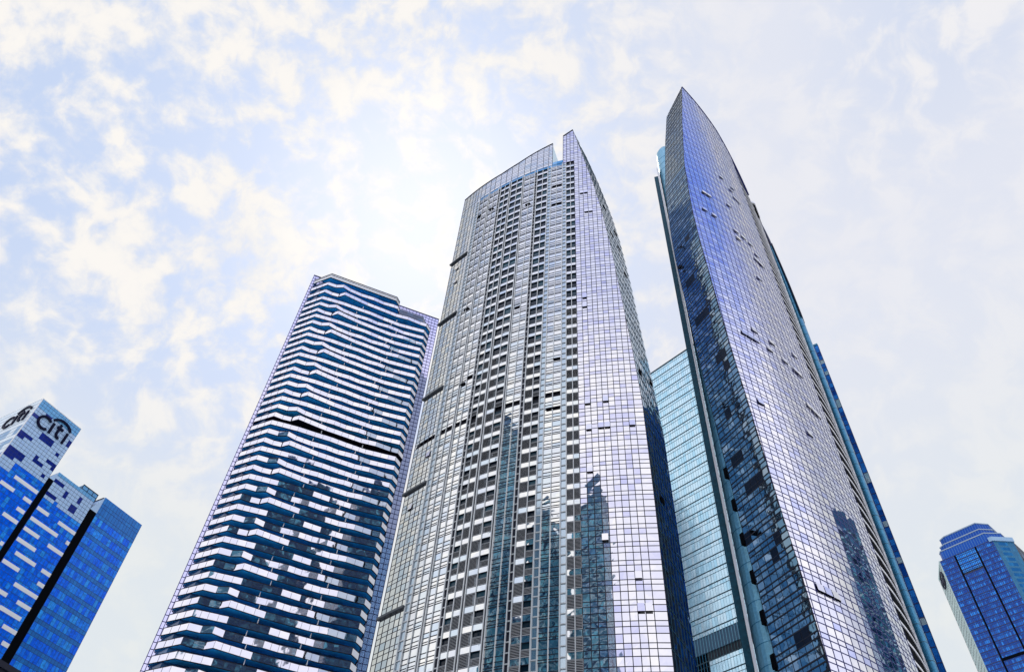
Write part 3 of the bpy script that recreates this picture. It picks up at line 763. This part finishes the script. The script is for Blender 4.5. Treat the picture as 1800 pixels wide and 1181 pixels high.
# ================================================================== blue slab tower peeping out behind the teal fin
def blue_slab():
    az = R(32.77); dv = np.array((math.sin(az), math.cos(az))); c0 = dv * 196.0; d = unit((.80, -.60)); nv = unit((-.60, -.80))
    root = thing('office_tower', (95, 172, 0), 'narrow strip of dark blue tower showing along the right edge of the tallest skyscraper', 'office tower')
    P = lambda s, z: (c0[0] - d[0] * s, c0[1] - d[1] * s, z); Nn = lambda s, z: (nv[0], nv[1], 0.0)
    TOP = 209.0
    m = MB(); c = [np.array(P(s, 0)[:2]) - nv * e for s, e in ((20, .25), (0.1, .25), (3, 18), (20, 18))]; m.prism(c, 0, TOP); m.build('core_wall', M_CORE, root)
    gl, fr = MB(), MB()
    ss = np.linspace(0, 20, 17)
    for k, z in enumerate(np.arange(TOP - 1.9, 4, -1.9)):
        for s0, s1 in zip(ss[:-1], ss[1:]):
            if s0 < 7 and z > 70 and random.random() < .17: wp = MB(); pane(wp, P, Nn, s0, s1, z, z + 1.9, j=.012); wp.build('pale_pane', M_TGLASS, root)
            else: pane(gl, P, Nn, s0, s1, z, z + 1.9, j=.012, rnd=random.random())
        if k % 2: hbar(fr, P, Nn, (0, 20), z, .22, .1)
    for s in ss: vbar(fr, P, Nn, s, 3, TOP, .12, .06)
    gl.build('curtain_wall', M_FGLASS, root); fr.build('mullion_grid', M_BJOINT, root)
    m = MB(); hbar(m, P, Nn, (0, 20), TOP + .3, .8, .2); m.build('roof_edge', M_TEAL, root)
blue_slab()

# ================================================================== royal blue office group at the left
P4 = np.array((-123.14, 228.99)); D4 = unit((.53, .85)); N4 = np.array((D4[1], -D4[0]))
def p4(u, z, e=0.0): q = P4 + D4 * u + N4 * e; return (q[0], q[1], z)
STRIPS = [(-45.2, -36.6, 144.4), (-47.8, -42.9, 140.6), (-39.4, -36.6, 140.6), (-39.3, -36.6, 136.8), (-41.8, -36.6, 133.1), (-37.7, -36.6, 125.6), (-34.2, -29.9, 140.6), (-34.2, -24.0, 136.8), (-34.2, -28.7, 133.1), (-34.2, -27.5, 129.3), (-32.3, -25.1, 125.6), (-34.2, -28.5, 121.8), (-26.1, -19.4, 140.6), (-25.1, -19.4, 132.8), (-20.6, -19.4, 136.8), (-22.7, -19.4, 125.5), (-21.7, -19.4, 121.7), (-27.6, -19.4, 118.0), (-24.1, -19.4, 114.2), (-33.9, -27.6, 114.2), (-27.7, -20.4, 110.6), (-24.0, -19.4, 106.8), (-21.7, -19.4, 103.0), (-50, -44, 129.3), (-46, -40, 121.8)]
DARKS = [(-52.2, -50.1, 163.9, 166.1), (-48.8, -46.6, 167.3, 169.6), (-52.2, -47.7, 156.4, 158.7), (-52.2, -50.3, 155.3, 156.7), (-46.4, -40.7, 160.0, 162.4), (-38.1, -37.0, 167.3, 169.4), (-38.1, -36.4, 163.7, 165.9), (-39.3, -37.0, 158.6, 159.8), (-44.1, -43.0, 151.7, 154.9), (-43.9, -39.4, 151.5, 152.6), (-40.5, -36.5, 155.0, 156.2), (-38.1, -36.5, 152.7, 156.2), (-38.2, -37.0, 149.0, 151.1), (-52.2, -46.5, 149.4, 151.4), (-52.2, -48.9, 147.9, 149.5),
         (-34.0, -31.2, 151.1, 152.4), (-29.7, -27.6, 148.7, 151.1), (-24.9, -22.6, 148.9, 152.0), (-25.8, -23.5, 145.9, 148.4), (-34.1, -31.1, 145.1, 147.3), (-31.4, -29.7, 143.8, 144.7)]
def stroke(mb, pts, w, d=.35, e0=.12, f=p4):
    """letter stroke: a thick bar along a line of (u, z) points"""
    P_ = [np.array(p, float) for p in pts]; Lr = []
    for k, p in enumerate(P_):
        t = (P_[min(k + 1, len(P_) - 1)] - P_[max(k - 1, 0)]); t /= np.linalg.norm(t); n = np.array((-t[1], t[0])); Lr.append((p + n * w / 2, p - n * w / 2))
    for (a, b), (c, d_) in zip(Lr[:-1], Lr[1:]):
        mb.hexa([f(*b, e0), f(*d_, e0), f(*c, e0), f(*a, e0)], [f(*b, e0 + d), f(*d_, e0 + d), f(*c, e0 + d), f(*a, e0 + d)])
def arc(cx, cz, r, a0, a1, n=18, ry=None): return [(cx + r * math.cos(R(a0 + (a1 - a0) * k / n)), cz + (ry or r) * math.sin(R(a0 + (a1 - a0) * k / n))) for k in range(n + 1)]
def citi_letters(f, ox, oz, sx=1.0):
    S = lambda pts: [(ox + (x + 45) * sx, oz + (z - 165)) for x, z in pts]
    G = []
    G.append(('letter_c', [S(arc(-47.45, 164.85, 2.15, 42, 318))]))
    G.append(('letter_i', [S([(-44.7, 166.9), (-44.6, 162.8)])]))
    G.append(('letter_t', [S([(-42.4, 168.1), (-42.4, 164.6)] + arc(-41.3, 164.6, 1.1, 180, 290, 8, 1.25)), S([(-43.35, 166.65), (-41.0, 166.65)])]))
    G.append(('letter_i', [S([(-39.25, 166.9), (-39.25, 162.7)])]))
    G.append(('logo_arc', [S(arc(-42.1, 166.2, 3.75, 152, 28, 20, 3.3))]))
    for nm, L in G:
        m = MB()
        for k, pts in enumerate(L): stroke(m, pts, .82 if nm != 'logo_arc' else .78, f=f, d=.35 + .02 * k)
        yield nm, m
def blue_group():
    root = thing('office_complex', (-150, 205, 0), 'stepped royal blue office slabs with white strips and a large sign, far left', 'office building')
    P = lambda s, z: p4(s, z); Nn = lambda s, z: (N4[0], N4[1], 0.0)
    def block(u0, u1, top, depth=30.0):
        m = MB(); q = [p4(u, 0, e)[:2] for u, e in ((u0, -.25), (u1, -.25), (u1, -depth), (u0, -depth))]; m.prism(q, 0, top - .2); return m.build('slab', M_CORE, root)
    tall = block(-51.8, -36.3, 171.7); mid = block(-34.4, -19.3, 154.5, 26); low_ = block(-17.0, 0, 157.2, 24)
    def zone(slab, u0, u1, top, low, dark_top):
        pan, pant, gl, jt = MB(), MB(), MB(), MB(); nav = {}
        n = round((u1 - u0) / 1.22); us = np.linspace(u0, u1, n + 1)
        zs = [top]; z = 144.4 + 1.875 * 40
        while z > 2:
            if z < top - .4: zs.append(z)
            z -= 1.25 if z > 143 else 1.875
        for zt, za in zip(zs[:-1], zs[1:]):
            for s0, s1 in zip(us[:-1], us[1:]):
                um, zm = (s0 + s1) / 2, (za + zt) / 2
                if zm > dark_top: pane(pant, P, Nn, s0, s1, za, zt, j=.003); continue
                dk = [k for k, (a, b, c, d) in enumerate(DARKS) if a <= um <= b and c <= zm <= d]
                if dk: pane(nav.setdefault(dk[0], MB()), P, Nn, s0, s1, za, zt, j=.006)
                elif zm > low(um): pane(pan, P, Nn, s0, s1, za, zt, j=.003)
                else: pane(gl, P, Nn, s0, s1, za, zt, j=.012, rnd=random.random() ** 3)
            hbar(jt, P, Nn, (u0, u1), za, .08, .03)
        for s in us: vbar(jt, P, Nn, s, 2, top, .055, .025)
        pan.build('pale_panel', M_BPAN, slab); pant.build('crown_panel', M_BPANT, slab); gl.build('curtain_wall', M_BGLASS, slab); jt.build('facade_joint', M_BJOINT, slab)
        for k in nav: nav[k].build('navy_window', M_NAVY, slab)
    zone(tall, -52.2, -36.35, 171.7, lambda u: 144.6 if u < -47.6 else (148.0 if u < -41.5 else 148.6), 168.3)
    zone(mid, -34.4, -19.4, 154.4, lambda u: 144.2 if u < -31 else (146.2 if u < -29.6 else (145.0 if u < -25 else 144.6)), 152.6)
    # right-hand slab: bands of clear and obscured glass
    us = np.linspace(-16.6, 0, 15); z = 157.2; k = 0; gl, jt = MB(), MB()
    M_BAN = mat('teal_blue_glass', (.002, .15, .52), .3, .3, (.006, .20, .62), .0, 1, .5, .15, 2)
    while z > 3:
        h = 1.25 if k % 2 else 2.5
        band = MB()
        for s0, s1 in zip(us[:-1], us[1:]):
            if k % 2 == 1 or z > 153: pane(band, P, Nn, s0, s1, z - h, z, j=.01)
            else: pane(gl, P, Nn, s0, s1, z - h, z, j=.01, rnd=random.random() ** 2.2)
        if band.f: band.build('glazing_band', M_BAN, low_)
        hbar(jt, P, Nn, (-16.6, 0), z - h, .08, .03); z -= h; k += 1
    for s in us: vbar(jt, P, Nn, s, 2, 157.2, .06, .025)
    gl.build('curtain_wall', M_BGLASS, low_); jt.build('facade_joint', M_BJOINT, low_)
    for a, b, z in STRIPS:
        m = MB(); q = [p4(a, 0, .14)[:2], p4(b, 0, .14)[:2], p4(b, 0, -.1)[:2], p4(a, 0, -.1)[:2]]; m.prism(q, z - .6, z + .6); m.build('white_strip', M_STRIP, root)
    # black recessed joints with sloping light caps
    for a, b, top, nxt in ((-36.35, -34.4, 150.8, 154.4), (-19.4, -16.6, 150.6, 157.2)):
        m = MB(); m.face([p4(a, 2, -.1), p4(b, 2, -.1), p4(b, top, -.1), p4(a, top, -.1)]); m.build('recess', M_BLACK, root)
        m = MB(); q0 = [p4(a, top, .02), p4(b - .02, top, .02), p4(b - .02, top, -2), p4(a, top, -2)]
        m.face([p4(a, top, .03), p4(b, top, .03), p4(b, nxt, .03)]); m.face([p4(b, top, -6), p4(a, top, -6), p4(b, nxt, -6)]); m.face([p4(a, top, .03), p4(b, nxt, .03), p4(b, nxt, -6), p4(a, top, -6)])
        m.build('joint_cap', M_BPAN, root)
    # shaft house on the middle slab
    m = MB(); q = [p4(u, 0, e)[:2] for u, e in ((-24.4, -2), (-18.2, -2), (-18.2, -8), (-24.4, -8))]; m.prism(q, 154.4, 157.4); h = m.build('plant_room', M_BPANT, root)
    m = MB()
    for u in (-24.4, -22.3, -20.2, -18.3): vbar(m, lambda s, z: p4(s, z, -2), Nn, u, 154.4, 157.6, .16, .1)
    hbar(m, lambda s, z: p4(s, z, -2), Nn, (-24.4, -18.2), 157.5, .25, .12); hbar(m, lambda s, z: p4(s, z, -2), Nn, (-24.4, -18.2), 156, .1, .1); m.build('frame', M_MULL, h)
    # left face of the tall slab
    dl = unit((-.85, .53)); nl = unit((-dl[1] * -1, dl[0])); nl = np.array((-.53, -.85)); nl = unit(nl); c = np.array(p4(-52.2, 0)[:2])
    PL = lambda s, z, e=0.0: (c[0] + dl[0] * s + nl[0] * e, c[1] + dl[1] * s + nl[1] * e, z); NL = lambda s, z: (nl[0], nl[1], 0.0)
    m = MB(); q = [PL(0, 0, -.2)[:2], p4(-44, 0, -1)[:2], p4(-44, 0, -28)[:2], PL(30, 0, -.2)[:2]]; m.prism(q, 0, 171.4); m.build('core_wall', M_CORE, root)
    lp = MB(); ss = np.linspace(0, 30, 21)
    for z in np.arange(171.7 - 1.9, 3, -1.9):
        for s0, s1 in zip(ss[:-1], ss[1:]):
            dk = z < 158.5 and (int(z / 1.9) % 3 != 0) and ((int(s0 / 3) + int(z / 3.8)) % 3 != 0)
            pane(lp, PL, NL, s0, s1, z, z + 1.9, j=.004, rnd=.75 + .25 * random.random() if dk else .15 * random.random())
    lp.build('left_panel', mat('pale_grey_panel', (.72, .82, .88), .3, 0, (.10, .28, .52)), root)
    m = MB()
    for z in np.arange(171.7 - 1.9, 3, -1.9): hbar(m, PL, NL, (0, 30), z, .09, .03)
    m.build('left_joint', M_BJOINT, root)
    m = MB(); vbar(m, P, Nn, -52.2, 2, 171.7, .3, .1); hbar(m, P, Nn, (-52.2, -36.3), 171.7, .25, .1); hbar(m, PL, NL, (0, 30), 171.75, .25, .12); m.build('corner_trim', M_STRIP, root)
    # the sign, on both faces
    for nm, m in citi_letters(lambda u, z, e: p4(u, z, e), -45, 165): m.build(nm, M_NAVYL, root)
    for nm, m in citi_letters(lambda u, z, e: PL(u, z, e), 8.9, 165.4, -1.0): m.build(nm, M_NAVYL, root)
blue_group()

# ================================================================== low green building in the near left corner
def green_corner():
    a0, a1 = R(-34.5), R(-30.95); r1 = 96.0
    e = np.array((math.sin(a1), math.cos(a1))) * r1; d = unit((.48, .88)); n = np.array((d[1], -d[0]))
    root = thing('stone_building', (e[0], e[1], 0), 'corner of a green stone building under a black cornice, before the blue offices', 'building')
    zt = 1.6 + r1 * math.tan(R(20.9))
    f = lambda u, v: e + d * u + n * v
    m = MB(); m.prism([f(-26, 0), f(0, 0), f(0, -14), f(-26, -14)], 0, zt - .6)
    # courses of stone
    for z in np.arange(2, zt - 1.2, 1.1):
        for u in np.arange(-26, -.5, 1.6): m.face([(*f(u + .02, .05 + J(.02)), z), (*f(u + 1.56, .05 + J(.02)), z), (*f(u + 1.56, .05), z + 1.06), (*f(u + .02, .05), z + 1.06)])
    m.build('wall', M_GREEN, root)
    m = MB(); m.prism([f(-26, .6), f(.5, .6), f(.5, -14), f(-26, -14)], zt - .6, zt); m.prism([f(-26, .3), f(.25, .3), f(.25, -13.8), f(-26, -13.8)], zt - 1.1, zt - .6); m.build('cornice', M_MULL, root)
green_corner()

# ================================================================== far blue tower at the right edge
def far_tower():
    K = 1.85; q0 = np.array((138.11, 196.28)) * K; d = unit((.62, -.78)); n = unit((-.78, -.62))
    Z = lambda z: 1.6 + (z - 1.6) * K
    root = thing('office_tower', (q0[0] + 15, q0[1] + 10, 0), 'royal blue glass tower with a stepped chamfered crown, far right on its own', 'office tower')
    f = lambda u, v: q0 + d * u * K + n * v * K
    P = lambda s, z: (*f(s, 0), z); Nn = lambda s, z: (n[0], n[1], 0.0)
    body = [(0, 0), (16.5, 0), (20.5, -4.6), (20.5, -13), (16, -16.5), (0, -14.5), (-4.95, -8.9)]
    m = MB(); m.prism([f(u, v * .97 - .2) for u, v in body], 0, Z(145.6)); m.build('core_wall', M_CORE, root)
    gl, fr, ch = MB(), MB(), MB(); fh = 1.75 * K; top = Z(146.0)
    ss = np.linspace(0, 16.5, 34); z = top
    P2 = lambda s, z: (*f(16.5 + 4.0 * s, -4.6 * s), z); n2 = unit(n * 4.0 + d * 4.6); N2 = lambda s, z: (n2[0], n2[1], 0.0)
    lev = []
    while z > 5:
        lev.append(z)
        for e0, e1 in ((0, .36), (.36, 1.0)):
            for s0, s1 in zip(ss[:-1], ss[1:]):
                up = 4.9 < s0 < 11.3 and z > Z(140.5)
                if up: continue
                pane(gl, P, Nn, s0, s1, z - fh * e1, z - fh * e0, j=.02, rnd=random.random() ** 2 * (1 if e0 else .35))
        z -= fh
    # tall glazed panel under the crown
    tp = MB()
    for s0, s1 in zip(ss[:-1], ss[1:]):
        if 4.9 < s0 < 11.3:
            for k in range(7): pane(tp, P, Nn, s0, s1, Z(140.5) - fh * .4 + k * 1.66, Z(140.5) - fh * .4 + (k + 1) * 1.66, j=.02, off=-.1, rnd=.65 * random.random())
    tp.build('tall_glazing', M_BGLASS2, root)
    for z in lev: hbar(fr, P, Nn, (0, 16.5), z, .42, .14); hbar(fr, P, Nn, (0, 16.5), z - fh * .36, .16, .08)
    for i, s in enumerate(ss): vbar(fr, P, Nn, s, 5, top, .30 if i % 4 == 0 else .14, .12)
    gl.build('curtain_wall', M_FGLASS, root); fr.build('mullion_grid', M_BJOINT, root)
    for s in (4.85, 11.3):
        m = MB(); vbar(m, P, Nn, s, 5, Z(146), .75, .3, .2); m.build('dark_rib', M_BLACK, root)  # black full-height ribs on the front
    m = MB(); vbar(m, P, Nn, 12.5, Z(112.4), Z(113.2), 15 * K, .25); m.build('dark_belt', M_BLACK, root)
    sc_ = np.linspace(0, 1, 10); cg = MB(); cw = MB()
    for k, z in enumerate(lev):
        for e0, e1 in ((0, .4), (.4, 1)):
            for i, (s0, s1) in enumerate(zip(sc_[:-1], sc_[1:])): pane(cw if (e0 and 2 <= i <= 5) else cg, P2, N2, s0, s1, z - fh * e1, z - fh * e0, j=.015)
    cg.build('chamfer_cladding', mat('blue_grey_cladding', (.014, .12, .25), .4, .2, (.02, .16, .30), 0, 1, .3, .15, 1), root); cw.build('chamfer_window', mat('chamfer_glass', (.01, .08, .22), .15, 1, (.02, .13, .30)), root)
    m = MB(); m.prism([f(15.6, .3), f(16.7, .3), f(20.9, -4.4), f(20.3, -5.6)], Z(145.6), Z(147.0)); m.build('chamfer_cap', mat('pale_blue_cap', (.24, .40, .58), .5), root)
    # pale flank on the left with a round emblem
    PL = lambda s, z: (*f(-5.0 * s, -8.9 * s), z); nl = unit(d * -8.9 + n * 5.0); NL = lambda s, z: (nl[0], nl[1], 0.0)
    m = MB(); fl = MB()
    for z in lev:
        for i in range(7): pane(m, PL, NL, i / 7, (i + 1) / 7, z - fh, z, j=.004)
        hbar(fl, PL, NL, (0, 1), z, .14, .06)
    for i in range(8): vbar(fl, PL, NL, i / 7, 5, top, .16, .06)
    m.build('flank_panel', M_FPALE, root); fl.build('flank_joint', M_MULL, root)
    m = MB(); hbar(m, PL, NL, (0, 1), Z(146.0), 1.2, .3); vbar(m, PL, NL, 0, 5, Z(146), .7, .35); m.build('flank_trim', M_FPALE, root)
    fe = lambda u, z, e: (*(np.array(PL(u, z)[:2]) + nl * e), z)
    m = MB(); cz = Z(142.7)
    stroke(m, [(.5 + .27 * math.cos(t), cz + 4.4 * math.sin(t)) for t in np.linspace(0, 2 * math.pi, 25)][:25], .09, f=fe, d=.5) if False else None
    for t0_, t1_ in zip(np.linspace(0, 2 * math.pi, 25)[:-1], np.linspace(0, 2 * math.pi, 25)[1:]):
        A = [(.5 + r * .30 * math.cos(t), cz + r * 4.6 * math.sin(t)) for r, t in ((1, t0_), (1, t1_), (.8, t1_), (.8, t0_))]
        m.hexa([fe(*a, .2) for a in A], [fe(*a, .6) for a in A])
    for x0, z0, x1, z1 in ((.32, 2.2, .42, -2.4), (.42, -2.4, .5, 1.4), (.5, 1.4, .58, -2.4), (.58, -2.4, .68, 2.2)):
        A = [(x0 - .035, cz + z0), (x0 + .035, cz + z0), (x1 + .035, cz + z1), (x1 - .035, cz + z1)]; m.hexa([fe(*a, .2) for a in A], [fe(*a, .55) for a in A])
    m.build('round_emblem', M_NAVYL, root)
    # crown: three set-back tiers between white rims
    def tier(foot, z0, z1, gm, nm):
        m = MB(); m.prism([f(u, v) for u, v in foot], z0, z1); m.r = [.0 if nm != 'crown_base' else .06] * len(m.f); t = m.build(nm, gm, root)
        r = MB(); b = MB()
        for k in range(len(foot)):
            a, c = np.array(foot[k]), np.array(foot[(k + 1) % len(foot)]); dd = unit(c - a); o = np.array((-dd[1], dd[0])); o = -o if np.dot(o, (a + c) / 2 - np.array((9, -8))) < 0 else o
            q = [f(*(a + o * .12 - dd * .1)), f(*(c + o * .12 + dd * .1)), f(*(c - o * .2)), f(*(a - o * .2))]; r.prism(q, z1 - .1, z1 + .55)
            L = np.linalg.norm(c - a); nn_ = int(L / .75)
            for i in range(nn_):
                p = a + dd * (i + .5) * L / nn_; q = [f(*(p + o * .06 - dd * .05)), f(*(p + o * .06 + dd * .05)), f(*(p - o * .05 + dd * .05)), f(*(p - o * .05 - dd * .05))]; b.prism(q, z0 + .3, z1 - .1)
        r.build('rim', M_FTRIM, t); b.build('crown_rib', mat('pale_blue_rib', (.06, .20, .46), .4, .2), t)
    oct_ = lambda i: [(2.0 + i - 1.2, -1.2 - i), (2.6 + i, -.3 - i), (14.6 - i * .6, -.25 - i), (17.6 - i, -3.4 - i), (17.6 - i, -12 + i), (14.6 - i, -15.5 + i), (2.6 + i, -15.5 + i), (.9 + i, -13 + i)]
    tier([(.6, -1.2), (1.4, -.12), (15.2, -.12), (18.6, -3.6), (18.6, -12.5), (15.2, -15.8), (1.4, -15.8), (.4, -13.5)], Z(145.6), Z(149.0), M_FGLASS, 'crown_base')
    tier(oct_(.5), Z(149.3), Z(151.2), M_FGLASS, 'crown_tier'); tier(oct_(1.2), Z(151.4), Z(154.0), M_FGLASS, 'crown_tier')
    # curved steel ribs running down behind the chamfer
    for k in range(2):
        m = MB(); pts = []
        for i in range(14):
            t = i / 13; u = 18.6 + 4.2 * t + .3 * k; v = -4.4 - 3.5 * t - .8 * k; zz = Z(147.6) - (Z(147.6) - Z(128)) * t ** 1.5; pts.append((*f(u, v), zz))
        for a, b in zip(pts[:-1], pts[1:]):
            s = np.array((d[0], d[1], 0)) * .25; tt = np.array((n[0], n[1], 0)) * .25; a, b = np.array(a), np.array(b)
            m.hexa([tuple(x) for x in (b - s - tt, b + s - tt, b + s + tt, b - s + tt)], [tuple(x) for x in (a - s - tt, a + s - tt, a + s + tt, a - s + tt)])
        m.build('steel_rib', M_FTRIM, root)
far_tower()

# ================================================================== towers across the street, present in the facades' reflections
def mirrored(name, x0, x1, y0, y1, h, label, seed, steps=(), lit=1.6):
    rnd_ = random.Random(seed)
    root = thing(name, ((x0 + x1) / 2, (y0 + y1) / 2, 0), label, 'office tower')
    m = MB(); m.prism([(x0, y0), (x1, y0), (x1, y1), (x0, y1)], 0, h); c = m.build('core_wall', mat('navy_wall', (.004, .10, .24), .4) if lit < 3 else mat('deep_blue_wall', (.003, .045, .17), .4), root)
    for (a, b, hh) in steps:
        m = MB(); m.prism([(x0 + (x1 - x0) * a, y0 + .5), (x0 + (x1 - x0) * b, y0 + .5), (x0 + (x1 - x0) * b, y1 - .5), (x0 + (x1 - x0) * a, y1 - .5)], h, hh); m.build('upper_stage', mat('navy_wall', (.004, .10, .24), .4), root)
    st_ = MB(); w = MB(); M_ = mat('street_tower_glass', (.002, .02, .07), .1, .2, (.16, .52, .70))
    for z in np.arange(4, h - 3, 3.8):
        q = [(x0 - .2, y0 - .2), (x1 + .2, y0 - .2), (x1 + .2, y1 + .2), (x0 - .2, y1 + .2)]; st_.prism(q, z - .9, z - .35)
        for (ax, ay, bx, by, nx, ny) in ((x0, y1, x1, y1, 0, 1), (x1, y0, x1, y1, 1, 0), (x0, y0, x0, y1, -1, 0)):
            L = math.hypot(bx - ax, by - ay); k = int(L / 3)
            for i in range(k):
                t0, t1 = (i + .06) / k, (i + .94) / k
                p = (ax + (bx - ax) * t0 + nx * .1, ay + (by - ay) * t0 + ny * .1); q = (ax + (bx - ax) * t1 + nx * .1, ay + (by - ay) * t1 + ny * .1)
                w.face([(*p, z), (*q, z), (*q, z + 2.3), (*p, z + 2.3)], rnd_.random() ** lit)
    w.build('curtain_wall', M_, root); st_.build('floor_band', M_TGLASS if lit < 3 else M_TLINE, root)
mirrored('office_tower', -84, -40, -75, -42, 230, 'dark navy street tower mirrored in the lower right of the silver skyscraper', 3, ((.55, .95, 240),))
mirrored('office_tower', -164, -142, 8, 34, 284, 'slender navy tower mirrored in a window strip of the silver skyscraper', 4)
mirrored('office_tower', 180, 215, 139, 172, 176, 'navy tower with a jagged top mirrored low in the lavender skyscraper', 5, ((.1, .5, 184),))
mirrored('office_tower', 32, 100, -130, -95, 355, 'very tall navy tower mirrored in the lower bands of the wavy apartment tower', 6, (), 7)
mirrored('office_tower', -130, -98, -40, -8, 226, 'broad navy tower mirrored low beside the louvres of the silver skyscraper', 8)
mirrored('office_tower', -198, -156, -60, -10, 196, 'low wide navy tower mirrored between the louvre columns of the silver skyscraper', 9)
